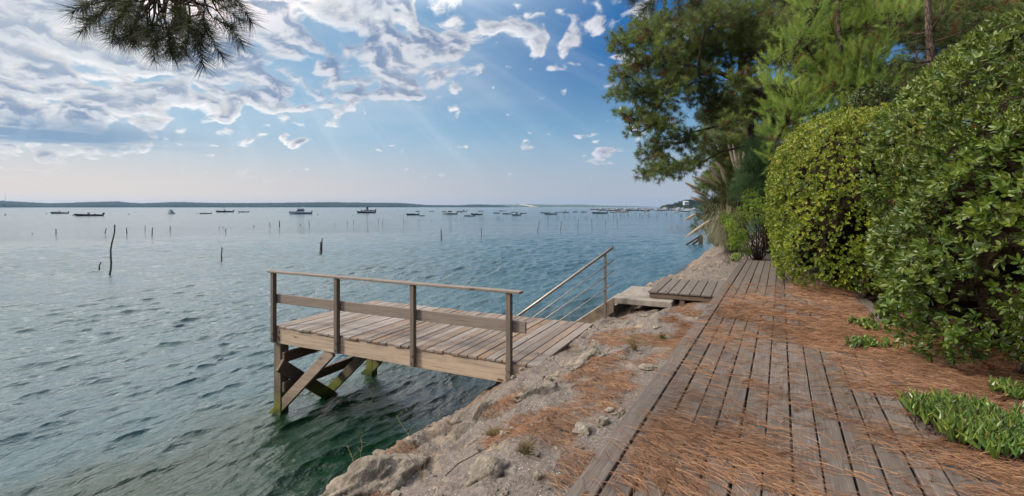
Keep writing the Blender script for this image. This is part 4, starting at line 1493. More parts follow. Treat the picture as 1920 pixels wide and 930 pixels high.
# ------------------------------------------------------------------ shrubs
def build_shrub(name, label, base, blobs, m_, temps, n_per_r, seed, stem_r=0.02, stem_mat=None, scale=(0.8, 1.2), cat='shrub', nst=3, up=0.4, density_pow=0.45):
    rg = np.random.default_rng(seed)
    base = np.array(base, float)
    root = empty(name, tuple(base)); tag(root, label, cat)
    b = MB(); parts = []
    for bl in blobs:
        c = np.array(bl[:3]); r = bl[3]
        for k in range(nst):
            e_ = c + rg.normal(0, r * 0.45, 3)
            limb(b, rg.normal(0, 0.04, 3) * np.array([1, 1, 0]), e_ - base, stem_r, stem_r * 0.25, 0.06, 7, rg, 5)
        n_ = max(8, int(n_per_r * r * r))
        d = unit(rg.normal(size=(n_, 3))) * (rg.random((n_, 1)) ** density_pow)
        tips = c + d * r
        for k in range(min(10, n_)):
            limb(b, c - base + rg.normal(0, r * .2, 3), tips[k] - base, stem_r * 0.3, stem_r * 0.12, 0.05, 4, rg, 4)
        ax = unit(d + rg.normal(0, 0.4, (n_, 3)) + np.array([0, 0, up]))
        rr = np.clip(0.5 + 0.25 * d[:, 2] + rg.normal(0, 0.2, n_), 0.02, 0.98)
        ti = rg.integers(0, len(temps), n_)
        for i in range(len(temps)):
            mk = ti == i
            if mk.any():
                parts.append(scatter(temps[i][0], temps[i][1], temps[i][2], tips[mk] - base, frames_from(ax[mk]), rg.uniform(*scale, mk.sum()), rr[mk]))
    V, fs, r_ = join_scatter(parts)
    mesh_np('foliage', V, fs, m_, root, attrs={'rnd': r_})
    b.build('stems', stem_mat or M['twig'], root, smooth=True)
    return root


def as_t(t): return (t[0], [], t[1])


FEATHER = [as_t(needle_tuft(60, 0.085, 0.006, 0.22, 0.9, 0.5, 60 + s_)) for s_ in range(4)]
SMALL = [rosette(9, 0.05, 0.014, 70 + s_) for s_ in range(4)]
MEDL = [rosette(7, 0.08, 0.032, 80 + s_) for s_ in range(4)]


def gnd(px, D):
    p = P(px, 388, D)
    return (p[0], p[1], ground_z(p[0], p[1]) - 0.03)


build_shrub('feathery_shrub', 'blue green feathery shrub between the pampas plumes and the clipped hedge', gnd(1440, 17.0),
            blob_list([(1432, 280, 26), (1410, 325, 26), (1440, 320, 28), (1395, 358, 22), (1425, 365, 28), (1450, 370, 26), (1458, 250, 18), (1445, 410, 26), (1455, 300, 20)], 16.8, 0.5, 3, thick=1),
            M['shrub_blue'], FEATHER, 1300, 4, 0.025)
build_shrub('green_shrub', 'light green open shrub on a dark forked stem at the far end of the boardwalk', gnd(1423, 15.3),
            blob_list([(1395, 400, 24), (1422, 395, 24), (1432, 430, 20), (1400, 435, 18), (1445, 405, 18), (1415, 365, 18)], 15.4, 0.45, 4, thick=1), M['shrub_light'], SMALL, 1500, 5, 0.022, nst=4, density_pow=0.35)
build_shrub('low_green_shrub', 'low pale green bush at the left corner of the far end of the boardwalk', gnd(1378, 15.4),
            blob_list([(1372, 462, 14), (1388, 445, 18), (1395, 468, 14), (1380, 482, 9), (1372, 425, 13), (1362, 405, 14)], 15.2, 0.3, 6, thick=1), M['shrub_light'], SMALL, 2600, 6, 0.01)
build_shrub('dark_shrub', 'dark leafy shrub rising between the clipped hedge and the straight trunked pine', gnd(1680, 10.2),
            blob_list([(1620, 200, 26), (1655, 180, 30), (1690, 170, 30), (1725, 165, 24), (1650, 225, 26), (1700, 210, 28), (1610, 225, 18), (1750, 175, 20), (1760, 140, 20), (1800, 110, 24)], 10.2, 0.6, 8, thick=1), M['shrub_dark'], MEDL, 700, 9, 0.03)
build_shrub('dark_shrub', 'dark rounded pine scrub at the water edge behind the pampas grass', gnd(1345, 24.5),
            blob_list([(1318, 395, 12), (1312, 425, 12), (1330, 410, 16), (1340, 440, 14), (1322, 365, 12), (1345, 375, 18), (1360, 350, 16), (1335, 340, 10)], 24.5, 0.6, 12, thick=1), M['pine_dark'], [as_t(x) for x in BIGTUFT], 110, 10, 0.03)


# ------------------------------------------------------------------ pampas grass
def ribbon(pts, w_):
    pts = np.asarray(pts, float)
    d = np.gradient(pts, axis=0)
    s_ = np.cross(d, [0, 0, 1.0]); s_ = unit(s_ + 1e-6)
    n_ = len(pts)
    wv = w_ * np.sin(np.linspace(0.35, PI, n_))[:, None] + 0.0005
    V = np.concatenate([pts - s_ * wv / 2, pts + s_ * wv / 2])
    Q = [(i, i + 1, n_ + i + 1, n_ + i) for i in range(n_ - 1)]
    return V, Q


def build_pampas():
    rg = np.random.default_rng(8)
    base = np.array(gnd(1372, 18.2))
    root = empty('pampas_grass', tuple(base))
    tag(root, 'large clump of pampas grass with pale feathery plumes leaning over the water', 'pampas grass')
    b = MB()
    for i in range(900):
        az = rg.uniform(0, 2 * PI); L = rg.uniform(1.0, 2.3); reach = rg.uniform(0.35, 1.1) * L * 0.75
        rise = L * rg.uniform(0.5, 0.85)
        t = np.linspace(0, 1, 7)
        d = np.array([math.cos(az), math.sin(az)])
        if rg.random() < 0.4: d = unit(np.array([-0.8, -0.4]) + rg.normal(0, .35, 2))
        z = rise * (np.sin(t * PI * 0.78) / 0.98) * 1.0
        pts = np.stack([d[0] * reach * t ** 1.3, d[1] * reach * t ** 1.3, z - 0.4 * t ** 3], -1) + rg.normal(0, 0.12, 3) * np.array([1, 1, 0])
        V, Q = ribbon(pts, 0.016)
        b.add(V, Q, r=rg.random())
    b.build('blades', M['pampas_leaf'], root)
    # plumes: tip pixel, base-of-plume pixel
    PL = [((1366, 272), (1380, 322)), ((1374, 272), (1385, 325)), ((1384, 288), (1388, 325)), ((1395, 277), (1393, 320)), ((1407, 278), (1404, 312)), ((1411, 289), (1408, 315)),
          ((1343, 305), (1362, 326)), ((1333, 313), (1350, 332)), ((1335, 325), (1352, 345)), ((1299, 331), (1338, 344)), ((1318, 330), (1345, 350)), ((1286, 343), (1310, 355)), ((1303, 358), (1322, 366)),
          ((1297, 370), (1322, 378)), ((1287, 411), (1305, 401)), ((1286, 444), (1332, 412)), ((1352, 318), (1362, 345))]
    bc = np.array([base[0], base[1], base[2]])
    for (tip, bp) in PL:
        D = 18.2 + rg.uniform(-0.7, 0.5)
        tp = P(tip[0], tip[1], D) - bc; q = P(bp[0], bp[1], D) - bc
        st = np.array([rg.normal(0, 0.12), rg.normal(0, 0.12), 0.0])
        low = tip[1] > 395
        ctrl = np.array([st, st * 0.4 + q * 0.5 + np.array([0, 0, 0.35 if tip[0] < 1345 else 0.05]), q, tp])
        t = np.linspace(0, 1, 10)[:, None]
        c0, c1, c2 = ctrl[0], ctrl[1], ctrl[2]
        pts = (1 - t) ** 2 * c0 + 2 * t * (1 - t) * c1 + t ** 2 * c2
        sb = MB(); sb.tube(pts, np.linspace(0.010, 0.006, 10), 5, r=rg.random())
        stem = sb.build('stem', M['dry_grass'], root)
        pb = MB()
        L = np.linalg.norm(tp - q); ax = (tp - q) / L
        pb.tube([q + ax * L * f for f in np.linspace(0, 1, 6)], [0.012, 0.04, 0.052, 0.046, 0.03, 0.004], 7, r=0.5)
        for k in range(320):
            f = rg.random(); o0 = q + ax * L * f
            dr = unit(rg.normal(size=3)); dr = unit(dr - ax * dr.dot(ax)) * 0.45 + ax * 0.9
            o1 = o0 + unit(dr) * 0.17 * math.sin(0.5 + 2.2 * f) + np.array([0, 0, -0.012])
            s_ = unit(np.cross(dr, rg.normal(size=3))) * 0.005
            pb.add([o0 - s_, o0 + s_, o1], T=[(0, 1, 2)], r=rg.random())
        pb.build('plume', M['plume'], root)


build_pampas()


# ------------------------------------------------------------------ pine sprays hanging into the picture from above
def spray_tree():
    rg = np.random.default_rng(31)
    bx, by = sn_xy(-3.2, 2.6)
    base = np.array([bx, by, float(height(-3.2, 2.6)) - 0.1])
    root = empty('pine_tree', tuple(base))
    tag(root, 'near pine whose needle sprays hang into the top left of the view', 'pine tree')
    tb = MB()
    top = base + np.array([-0.4, 0.2, 6.2])
    tb.tube([(0, 0, 0), (0.05, 0.1, 1.5), (-0.1, 0.1, 3), (-0.25, 0.15, 4.6), (-0.4, 0.2, 6.2)], [0.2, 0.17, 0.15, 0.12, 0.06], 10)
    tb.build('trunk', M['bark'], root, smooth=True)
    lb = MB(); cn = MB()
    parts = []
    tuft = [needle_tuft(160, 0.150, 0.0034, 0.18, 0.95, 0.50, 90 + s_) for s_ in range(5)]
    a0 = base + np.array([-0.25, 0.15, 4.4])
    # main boughs, out of the frame above, then drooping shoots
    B1 = [a0, np.array([0.2, 1.0, 5.9]), np.array([-0.9, 2.3, 5.7]), np.array([-1.55, 2.75, 5.25]), P(315, -40, 2.9)]
    lb.tube(np.array(B1) - base, [0.07, 0.055, 0.04, 0.028, 0.018], 7)
    B2 = [a0, np.array([1.2, 1.2, 6.1]), np.array([1.6, 3.4, 5.9]), P(1260, -60, 4.2)]
    lb.tube(np.array(B2) - base, [0.06, 0.05, 0.03, 0.016], 7)
    tips1 = [(165, 15), (185, 40), (205, 8), (225, 45), (248, 70), (262, 30), (285, 85), (300, 50), (318, 88), (322, 15), (345, 55), (352, 85), (372, 82), (392, 72), (398, 40), (372, 25), (415, 18), (438, 2), (420, 45), (235, 20), (275, 60), (180, -10), (280, 5), (340, -10), (395, -10), (215, 70 - 20), (308, 70), (250, 50), (362, 60), (335, 35)]
    tips1 = tips1 + [(tx * .86 + 44, ty * .8 - 8) for (tx, ty) in tips1]
    for (tx, ty) in tips1:
        D = 2.9 + rg.uniform(-0.25, 0.3)
        q = P(tx, ty - 8, D)
        st = P(315 + (tx - 315) * 0.35 + rg.normal(0, 12), -30 + rg.normal(0, 12), 2.9)
        limb(lb, st - base, q - base, 0.008, 0.004, 0.08, 6, rg, 5)
        ax = unit((q - st) + np.array([0, 0, -0.05]) + rg.normal(0, 0.12, 3))
        ti = tuft[rg.integers(0, 5)]
        parts.append(scatter(ti[0], [], ti[1], (q - base)[None], frames_from(ax[None]), [rg.uniform(0.72, 0.98)], np.array([rg.uniform(0.02, 0.6)])))
    for (tx, ty) in [(1200, -2), (1225, 2), (1248, -6), (1270, 2), (1290, -8), (1312, -2), (1215, -22), (1260, -25), (1300, -25)]:
        D = 4.2 + rg.uniform(-0.3, 0.3)
        q = P(tx, ty - 8, D); st = P(1258 + (tx - 1258) * .4, -50, 4.2)
        limb(lb, st - base, q - base, 0.008, 0.004, 0.08, 6, rg, 5)
        ax = unit((q - st) + rg.normal(0, 0.25, 3))
        ti = tuft[rg.integers(0, 5)]
        parts.append(scatter(ti[0], [], ti[1], (q - base)[None], frames_from(ax[None]), [rg.uniform(0.8, 1.1)], np.array([rg.uniform(0.02, 0.6)])))
    V, fs, r_ = join_scatter(parts)
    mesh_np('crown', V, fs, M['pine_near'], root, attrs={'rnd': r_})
    lb.build('branches', M['twig'], root, smooth=True)
    # cones
    for (cx_, cy_) in ((338, 14), (331, 32)):
        q = P(cx_, cy_, 2.85)
        cb = MB()
        for k in range(70):
            f = k / 70.0; az = k * 2.399
            rr = 0.030 * math.sin(0.35 + 2.6 * f)
            c0 = np.array([0, 0, -f * 0.09])
            d = np.array([math.cos(az), math.sin(az), -0.25])
            o1 = c0 + d * rr; s_ = np.array([-math.sin(az), math.cos(az), 0]) * 0.009
            cb.add([c0, o1 - s_, o1 + np.array([0, 0, 0.009]), o1 + s_, o1 - np.array([0, 0, .004])], Q=[(0, 1, 2, 3)], T=[(1, 4, 3)], r=f)
        cb.tube([(0, 0, 0.01), (0, 0, -0.045), (0, 0, -0.088)], [0.008, 0.018, 0.006], 8)
        cb.build('pine_cone', M['twig'], root, loc=tuple(q - base))


spray_tree()


# ------------------------------------------------------------------ fallen pine needles
def litter_density(s, n):
    """0..1 by place"""
    sw = fbm(s * 0.9 + n * 0.55, n * 0.45 - s * 0.25, 4, 60)          # drifts across the planks
    sw2 = fbm(s * 2.6 + n * 1.5, n * 1.3, 3, 66)
    on = np.clip((sw * 1.5 + sw2 * 0.6 + 0.22) * 1.7, 0, 1.0)
    right = np.clip((n - 0.15 - 0.55 * np.clip((6.0 - s) / 1.5, 0, 1)) / 0.8, 0, 1)
    fars = np.clip((s - 4.0) / 3.0, 0, 1) * np.clip((n + 0.75) / 0.7, 0, 1) * np.clip((10.5 - s) / 2.0, 0, 1)
    d = np.maximum(on * 0.85, right * 0.95)
    d = np.maximum(d, fars * 0.48 * (0.35 + on))
    d = np.where((n < 0.1) & (s > 3.8), np.minimum(d, 0.42 + 0.2 * np.clip(sw2 * 5, 0, 1)), d)
    d *= np.where(n < -0.86, 0.25, 1.0) * np.where((n < -0.95), 0.5, 1.0)
    # clean planks at the far end
    d *= np.clip((12.0 - s) / 4.0 + (n > 0.1) * 0.6, 0.02, 1)
    bk = fbm(s * 1.7, n * 2.4, 4, 71)
    bankd = np.clip((bk - 0.02) * 4.0, 0, 1) * np.clip((n + 3.3) / 0.8, 0, 1) * np.clip((11 - s) / 3, 0, 1)
    return np.where(n < -1.0, bankd * 0.75, d)


def scatter_litter(name, label, count, srange, nrange, seed, Lr=(0.09, 0.17), w_=0.0022):
    rg = np.random.default_rng(seed)
    S = rg.uniform(*srange, count * 4); N = rg.uniform(*nrange, count * 4)
    X, Y = sn_xy(S, N)
    Dd = np.sqrt(X * X + Y * Y)
    pr = litter_density(S, N)
    keep = (rg.random(len(S)) < np.maximum(pr ** 1.35, 0.07 * ((N > -1.0) & (S < 11)))) & (Y > 1.5)
    # nothing where the view is long past
    S, N = S[keep][:count], N[keep][:count]
    n_ = len(S)
    base_dir = -0.55 + 1.2 * fbm(S * 0.7, N * 0.7, 2, 80)
    ang = base_dir + rg.normal(0, 0.55, n_)
    # mean direction across the walk (world x mostly)
    L = rg.uniform(*Lr, n_)
    X, Y = sn_xy(S, N)
    onb = (N > -1.0) & (N < 1.35) & (S < 15.8)
    Z0 = np.where(onb, 1.902, height(S, N) + 0.004)
    Z0 = np.where((N < -0.86) & (N > -1.01), 1.914, Z0)
    pile = litter_density(S, N)
    Z0 = Z0 + rg.random(n_) * (0.004 + 0.026 * pile)
    k = 5
    parts = []
    for fork in (-1, 1):
        a = ang + fork * rg.uniform(0.02, 0.12, n_)
        curve = rg.normal(0, 0.35, n_)
        pts = []
        px_, py_ = X.copy(), Y.copy(); aa = a.copy()
        lift = rg.normal(0, 0.006, n_)
        for i in range(k):
            zz = Z0 + np.sin(i / (k - 1) * PI) * np.abs(lift) * 1.5 + i * lift * 0.25 + 0.0012
            s2, n2 = xy_sn(px_, py_)
            g = np.where((n2 > -1.0) & (n2 < 1.35) & (s2 < 15.8), 1.903, height(s2, n2) + 0.003)
            zz = np.maximum(zz, g)
            off_n = n2 < -1.02
            zz = np.where(off_n, np.minimum(zz, g + 0.03), zz)
            pts.append(np.stack([px_, py_, zz], -1))
            px_ = px_ + np.cos(aa) * L / (k - 1); py_ = py_ + np.sin(aa) * L / (k - 1)
            aa = aa + curve / (k - 1)
        pts = np.stack(pts, 1)                       # n,k,3
        side = np.stack([-np.sin(a), np.cos(a), np.zeros(n_)], -1)[:, None, :] * w_ / 2
        up_ = np.zeros_like(side); up_[..., 2] = w_ * 0.7
        V = np.stack([pts - side, pts + up_, pts + side], 2)   # n,k,3,3
        idx = np.arange(n_ * k * 3).reshape(n_, k, 3)
        Q = np.concatenate([np.stack([idx[:, :-1, j], idx[:, 1:, j], idx[:, 1:, j + 1], idx[:, :-1, j + 1]], -1).reshape(-1, 4) for j in (0, 1)])
        rr = np.clip(rg.beta(2, 2, n_), 0.01, 0.99)
        parts.append((V.reshape(-1, 3), [Q], np.repeat(rr, k * 3)))
    V, fs, r_ = join_scatter(parts)
    o = mesh_np(name, V, fs, M['litter'], attrs={'rnd': r_})
    return tag(o, label, 'pine needles', kind='stuff')


scatter_litter('fallen_needles', 'reddish brown fallen pine needles drifted over the boardwalk and the rock bank', 36000, (0.8, 8.0), (-3.3, 3.2), 5)
scatter_litter('fallen_needles', 'fallen pine needles thinning out towards the far end of the boardwalk', 9000, (8.0, 16.5), (-3.0, 1.0), 6, (0.1, 0.18), 0.004)


def dry_leaves():
    rg = np.random.default_rng(14)
    n_ = 900
    S = rg.uniform(3.8, 9.5, n_ * 3); N = rg.uniform(0.9, 3.6, n_ * 3)
    keep = rg.random(len(S)) < np.clip(0.9 - np.abs(N - 2.2) * 0.45, 0, 1)
    S, N = S[keep][:n_], N[keep][:n_]
    X, Y = sn_xy(S, N)
    Z = height(S, N) + 0.03 + rg.random(len(S)) * 0.03
    tv, tq, tt = leaf_template(0.075, 0.034, 0.5, 0.3)
    ax = unit(np.stack([rg.normal(size=len(S)), rg.normal(size=len(S)), rg.normal(0, 0.25, len(S))], -1))
    spin = np.stack([rg.normal(0, 1, len(S)), rg.normal(0, 1, len(S)), rg.normal(0, .3, len(S))], -1)
    V, fs, r_ = scatter(tv, tq, tt, np.stack([X, Y, Z], -1), frames_from(ax, spin), rg.uniform(.7, 1.2, len(S)), rg.random(len(S)))
    tag(mesh_np('dry_leaves', V, fs, M['dead_leaf'], attrs={'rnd': r_}), 'rust coloured dead leaves scattered under the broad leaved hedge', 'dead leaves', kind='stuff')


dry_leaves()


# ------------------------------------------------------------------ fleshy ground plants
def succulent_patch(label, pts, n_, seed, Lr=(0.07, 0.13), wd=0.011):
    rg = np.random.default_rng(seed)
    base = np.array([pts[0][0], pts[0][1], ground_z(pts[0][0], pts[0][1])])
    root = empty('ice_plant', tuple(base)); tag(root, label, 'ice plant')
    b = MB(); st = MB()
    for i in range(n_):
        c = pts[rg.integers(0, len(pts))]
        x = c[0] + rg.normal(0, c[2]); y = c[1] + rg.normal(0, c[2])
        z = max(ground_z(x, y), 1.9 if xy_sn(x, y)[1] < 1.3 else 0)
        stem_top = np.array([x, y, z + rg.uniform(0.02, 0.07)]) - base
        lean = rg.normal(0, 0.5, 2)
        st.tube([np.array([x, y, z - 0.01]) - base - np.array([lean[0], lean[1], 0]) * .12, stem_top], [0.006, 0.005], 5)
        for k in range(rg.integers(3, 6)):
            az = rg.uniform(0, 2 * PI); L = rg.uniform(*Lr); t_ = rg.uniform(0.15, 0.75)
            d = unit(np.array([math.cos(az) * t_ + lean[0] * .6, math.sin(az) * t_ + lean[1] * .6, 1.0]))
            cv = np.array([math.cos(az), math.sin(az), 0]) * rg.uniform(-0.02, 0.03) * -1
            pp = [stem_top, stem_top + d * L * .33 - cv * .3, stem_top + d * L * .7 - cv, stem_top + d * L]
            b.tube(pp, [wd * 0.7, wd, wd * 0.85, 0.0015], 3, r=float(np.clip(rg.beta(2.4, 1.9), 0.02, 0.98)))
    b.build('leaves', M['succulent'], root)
    st.build('stems', M['twig'], root)


def gp(px, py, r): p = on_z(px, py, 1.9); return (p[0], p[1], r)


succulent_patch('large patch of upright fleshy green ice plant on the litter in the lower right corner',
                [gp(1765, 790, .09), gp(1800, 800, .10), gp(1840, 800, .11), gp(1880, 815, .12), gp(1860, 845, .09), gp(1905, 850, .1), gp(1925, 830, .13), gp(1820, 830, .06), gp(1985, 850, .15)], 520, 3, (0.08, 0.155), 0.0095)
succulent_patch('small tuft of ice plant poking out under the hedge beside the sandy patch', [gp(1612, 612, .06), gp(1632, 620, .08)], 26, 4, (0.05, 0.085))
succulent_patch('low trailing ice plant at the hedge foot, nearer than the tuft by sand', [gp(1605, 655, .05), gp(1625, 652, .06), gp(1650, 655, .06)], 34, 5, (0.045, 0.085))
succulent_patch('sprig of ice plant growing above the big patch under the broad leaved hedge', [gp(1895, 738, .06), gp(1910, 745, .07)], 40, 6, (0.06, 0.11))


# ------------------------------------------------------------------ dry weeds and grass
def weed_plant(label, px, py, h_, n_st, seed, m_='dry_grass', name='dry_weed', spread=0.35, cat='weed', w_=0.003, bushy=True, group=None):
    rg = np.random.default_rng(seed)
    p = bank_pt(px, py)
    root_z = ground_z(p[0], p[1])
    b = MB()
    for i in range(n_st):
        az = rg.uniform(0, 2 * PI); sp = abs(rg.normal(0, spread)); L = h_ * rg.uniform(0.5, 1.05)
        d = np.array([math.cos(az) * sp, math.sin(az) * sp, 1.0]); d = d / np.linalg.norm(d)
        t = np.linspace(0, 1, 6)[:, None]
        pts = d * L * t + np.array([math.cos(az), math.sin(az), -0.6]) * (t ** 2.2) * L * rg.uniform(0.05, 0.35) + rg.normal(0, 0.012, 3) * np.array([1, 1, 0])
        b.tube(pts, np.linspace(w_, w_ * 0.35, 6), 3, r=rg.random())
        if bushy:
            for k in range(6):
                f = rg.integers(2, 6); q = pts[f]
                e_ = q + unit(rg.normal(size=3) + np.array([0, 0, .8])) * L * 0.16
                b.tube([q, e_], [w_ * .5, w_ * .3], 3, r=rg.random())
    o = b.build(name, M[m_], loc=(p[0], p[1], root_z - 0.005))
    return tag(o, label, cat, group)


weed_plant('tall dry weed stalk leaning over the water edge of the bank, left of the boulders', 790, 905, 0.62, 3, 1)
weed_plant('thin dry stalk standing at the very foot of the bank against the dark water', 668, 900, 0.35, 2, 2)
weed_plant('dry bushy weed on the bank near the boardwalk, right of the jetty corner', 1190, 655, 0.26, 40, 3, spread=0.9)
weed_plant('wispy dry weed beside the steel handrail post', 1120, 600, 0.30, 22, 4, spread=0.7)
weed_plant('dry weed growing by the front corner of the small plank platform', 1235, 568, 0.24, 26, 5, spread=0.6)
weed_plant('tall wispy stalk standing in front of the concrete landing', 1205, 575, 0.6, 5, 6, spread=0.3)
weed_plant('yellow green grass tuft among litter to the left of the boardwalk edge', 1240, 640, 0.16, 60, 7, 'green_grass', 'grass_tuft', 0.8, 'grass tuft', bushy=False)
weed_plant('straw coloured tuft on the bank above the rounded grey boulder', 985, 850, 0.13, 70, 8, 'dry_grass', 'grass_tuft', 0.9, 'grass tuft', bushy=False)
weed_plant('dry brown tuft on the bank below the jetty corner', 925, 820, 0.14, 50, 9, 'dry_grass', 'grass_tuft', 0.9, 'grass tuft', bushy=False)
weed_plant('small grass tuft at the left side of the boardwalk far end', 1366, 495, 0.22, 40, 10, 'green_grass', 'grass_tuft', 0.5, 'grass tuft', bushy=False)
for i, px in enumerate((1402, 1414, 1430, 1443, 1455)):
    weed_plant('%s short pale grass tuft along the far end of the boardwalk planks' % ('leftmost', 'second from the left', 'middle', 'second from the right', 'rightmost')[i], px, 486, 0.16 + 0.03 * (i % 3), 14, 20 + i, 'green_grass', 'grass_tuft', 0.35, 'grass tuft', bushy=False, group='grass tufts at the far end of the boardwalk')
# bent twig on the bank
b = MB(); a_ = bank_pt(835, 898); c_ = bank_pt(880, 870); d_ = bank_pt(918, 845)
b.tube([a_ + [0, 0, .02], (a_ + c_) / 2 + [0, 0, .05], c_ + [0, 0, .045], d_ + [0, 0, .03]], [0.004, 0.004, 0.0035, 0.002], 5)
tag(b.build('twig', M['twig']), 'thin dark twig lying on the bank left of the rounded boulder', 'twig')
# red dry frond by the walk
b = MB(); a_ = bank_pt(1262, 602); rg = np.random.default_rng(3)
for k in range(26):
    o0 = a_ + np.array([rg.normal(0, .06), rg.normal(0, .03), 0.02]); b.tube([o0, o0 + unit(rg.normal(size=3) * np.array([1, 1, .3])) * 0.09], [0.004, 0.002], 3, r=rg.random())
tag(b.build('dry_frond', M['dead_leaf']), 'small red dried frond lying between the platform and the boardwalk edge', 'dead leaves')

# ------------------------------------------------------------------ stakes in the water
def stake(px, yb, yt, label, lean=0.0, rad=0.045, bend=0.0, group=None, prop=False, seed=0):
    p = on_z(px, yb)
    D = p[1]
    h_ = (yb - yt) / F * D
    dx = lean / F * D
    rg = np.random.default_rng(seed + int(px))
    b = MB()
    n_ = 9 if bend else 4
    t = np.linspace(0, 1, n_)
    xs = dx * t + bend * np.sin(t * 9.0) * (t > 0)
    pts = np.stack([xs, 0.3 * bend * np.cos(t * 7), h_ * t], -1)
    pts = np.concatenate([[(0, 0, -1.2)], pts])
    b.tube(pts, np.concatenate([[rad], rad * (1 - 0.35 * t)]), 6)
    if prop:
        b.tube([(-0.28, 0.1, -0.6), (0.02, 0.0, h_ * 0.75)], [rad * .7, rad * .6], 6)
        b.tube([(-0.10, -0.12, -0.6), (-0.06, 0.0, h_ * 0.8)], [rad * .7, rad * .6], 6)
    o = b.build('wooden_stake', M['stake'], loc=(p[0], p[1], 0))
    return tag(o, label, 'stake', group)


stake(205, 516, 421, 'tallest crooked black stake standing in the water at the left', 9, 0.045, 0.045)
stake(185, 507, 491, 'short bent stake just left of the tallest crooked stake', 3.5, 0.04, 0.02)
stake(415, 491, 464, 'lone straight stake midway between the tallest stake and the jetty rail', 1, 0.045, 0.012)
stake(603, 476, 447, 'stake propped by two thinner poles behind the jetty rail', 1, 0.055, 0, prop=True)
stake(828, 449, 430, 'dark thick stake between the jetty rail and the moored boats', -1, 0.07)
stake(903, 442, 427, 'thin stake to the right of the dark thick stake, above the jetty rail', -1, 0.045)
SH = [(105, 438, 429, 'stub of a stake at the far left, well apart from the others', 0), (197, 436, 428, 'short leaning stake just left of the top of the tallest stake', 2.5), (238, 437.5, 427, 'stub of a stake just right of the top of the tallest stake', -1),
      (272, 433, 422, 'thin pale stake left of the pointed dark one', 0), (285, 441, 426.5, 'pointed dark stake in the row right of the tallest stake', 1), (319, 431, 423, 'short thick stake below the cruiser seen from astern', 0),
      (423, 434.5, 428, 'small stump of a stake above the lone straight stake', 0.5)]
for (px, yb, yt, lb, ln) in SH: stake(px, yb, yt, lb, ln, 0.065 if px != 272 else 0.045)
for (px, yb, yt, lb, ln) in [(1008, 432.5, 414, 'leaning pole, first of the six spaced poles right of the jetty rail', 3.5), (1051, 430.5, 415, 'leaning pole, second of the six spaced poles beyond the steel handrail', 2.5),
                             (1083, 425.5, 410, 'slightly curved pole, third and tallest in the middle of the six spaced poles', 2), (1110, 423, 410.5, 'thin upright pole, fourth of the six spaced poles', -1),
                             (1135, 419.5, 411, 'short thin pole, fifth of the six spaced poles', -0.5), (1157, 418.5, 407.5, 'thin pole, sixth and farthest of the six spaced poles', 0.5)]:
    stake(px, yb, yt, lb, ln, 0.05, 0.01)
stake(506.5, 424.5, 417, 'small stake leaning left in front of the flybridge cruiser', -1.5, 0.06)
stake(524, 425, 414, 'thick upright stake left of and below the flybridge cruiser', 0, 0.10)
stake(580, 423, 411, 'long thin pole just right of and below the flybridge cruiser', -1, 0.06)
SG = 'far stakes of the oyster beds'
SL = 'thin distant stake in the crowded rows of oyster bed markers on the right'
ORD = ['first', 'second', 'third', 'fourth', 'fifth', 'sixth', 'seventh', 'eighth', 'ninth', 'tenth', 'eleventh', 'twelfth', 'thirteenth', 'fourteenth', 'fifteenth',
       'sixteenth', 'seventeenth', 'eighteenth', 'nineteenth', 'twentieth', 'twenty first', 'twenty second', 'twenty third', 'twenty fourth', 'twenty fifth', 'twenty sixth',
       'twenty seventh', 'twenty eighth', 'twenty ninth', 'thirtieth']


def where(x):
    if x < 500: return 'left of the jetty'
    if x < 640: return 'below the grey flybridge cruiser'
    if x < 730: return 'below the white launch'
    if x < 860: return 'below the first bare mast'
    if x < 925: return 'below the boat with an arch'
    return 'below the blue sailboat'
mid = [(651.5, 420, 414), (663, 419.5, 412.5), (709, 419, 409), (717, 418, 410), (757, 417.5, 407), (761.5, 416.5, 414), (785.5, 416, 410.5), (808, 415, 412.5), (855, 413.5, 410), (845.5, 414.5, 412), (411, 427.5, 424), (418, 427.5, 424.5), (476, 425, 422.5), (432, 427, 425.5), (563, 422.5, 420.5), (627, 420, 417.5), (696, 418, 415.5)]
rg = np.random.default_rng(123)
for x in (864, 869, 898, 901.5, 905, 908, 931.5, 935, 938.5, 943, 960, 964.5, 986):
    yb = rg.uniform(409.5, 412.5); mid.append((x, yb, yb - rg.uniform(5, 9)))
NSPARSE = len(mid)
for k in range(15):
    x = 1020 + 290 * (k / 34.0) + rg.normal(0, 5); yb = rg.uniform(403, 412); mid.append((x, yb, yb - rg.uniform(4, 8)))
for k in range(95):
    x = rg.uniform(1150, 1335); yb = rg.uniform(400.5, 408.5); mid.append((x, yb, yb - rg.uniform(3.5, 6.5)))
protos = []
for k in range(4):
    b = MB(); b.tube([(0, 0, -1.0), (0, 0, 0), (0.04 * (k - 1.5), 0, 0.5), (0.08 * (k - 1.5), 0, 1.0)], [0.045, 0.045, 0.042, 0.03], 5)
    protos.append(b.build('wooden_stake', M['stake']))
for i, (x, yb, yt) in enumerate(mid):
    p = on_z(x, yb)
    src = protos[i % 4]
    o = src if i < 4 else src.copy()
    if i >= 4: COL.objects.link(o)
    o.location = (p[0], p[1], 0); o.scale = (1.0, 1, (yb - yt) / F * p[1]); o.rotation_euler = (0, 0, rg.uniform(-.5, .5))
    if i < NSPARSE:
        r_ = sorted(q[0] for q in mid[:NSPARSE]).index(x)
        tag(o, '%s from the left of the thin distant stakes, %s' % (ORD[r_], where(x)), 'stake', SG)
    else:
        tag(o, SL, 'stake', SG)

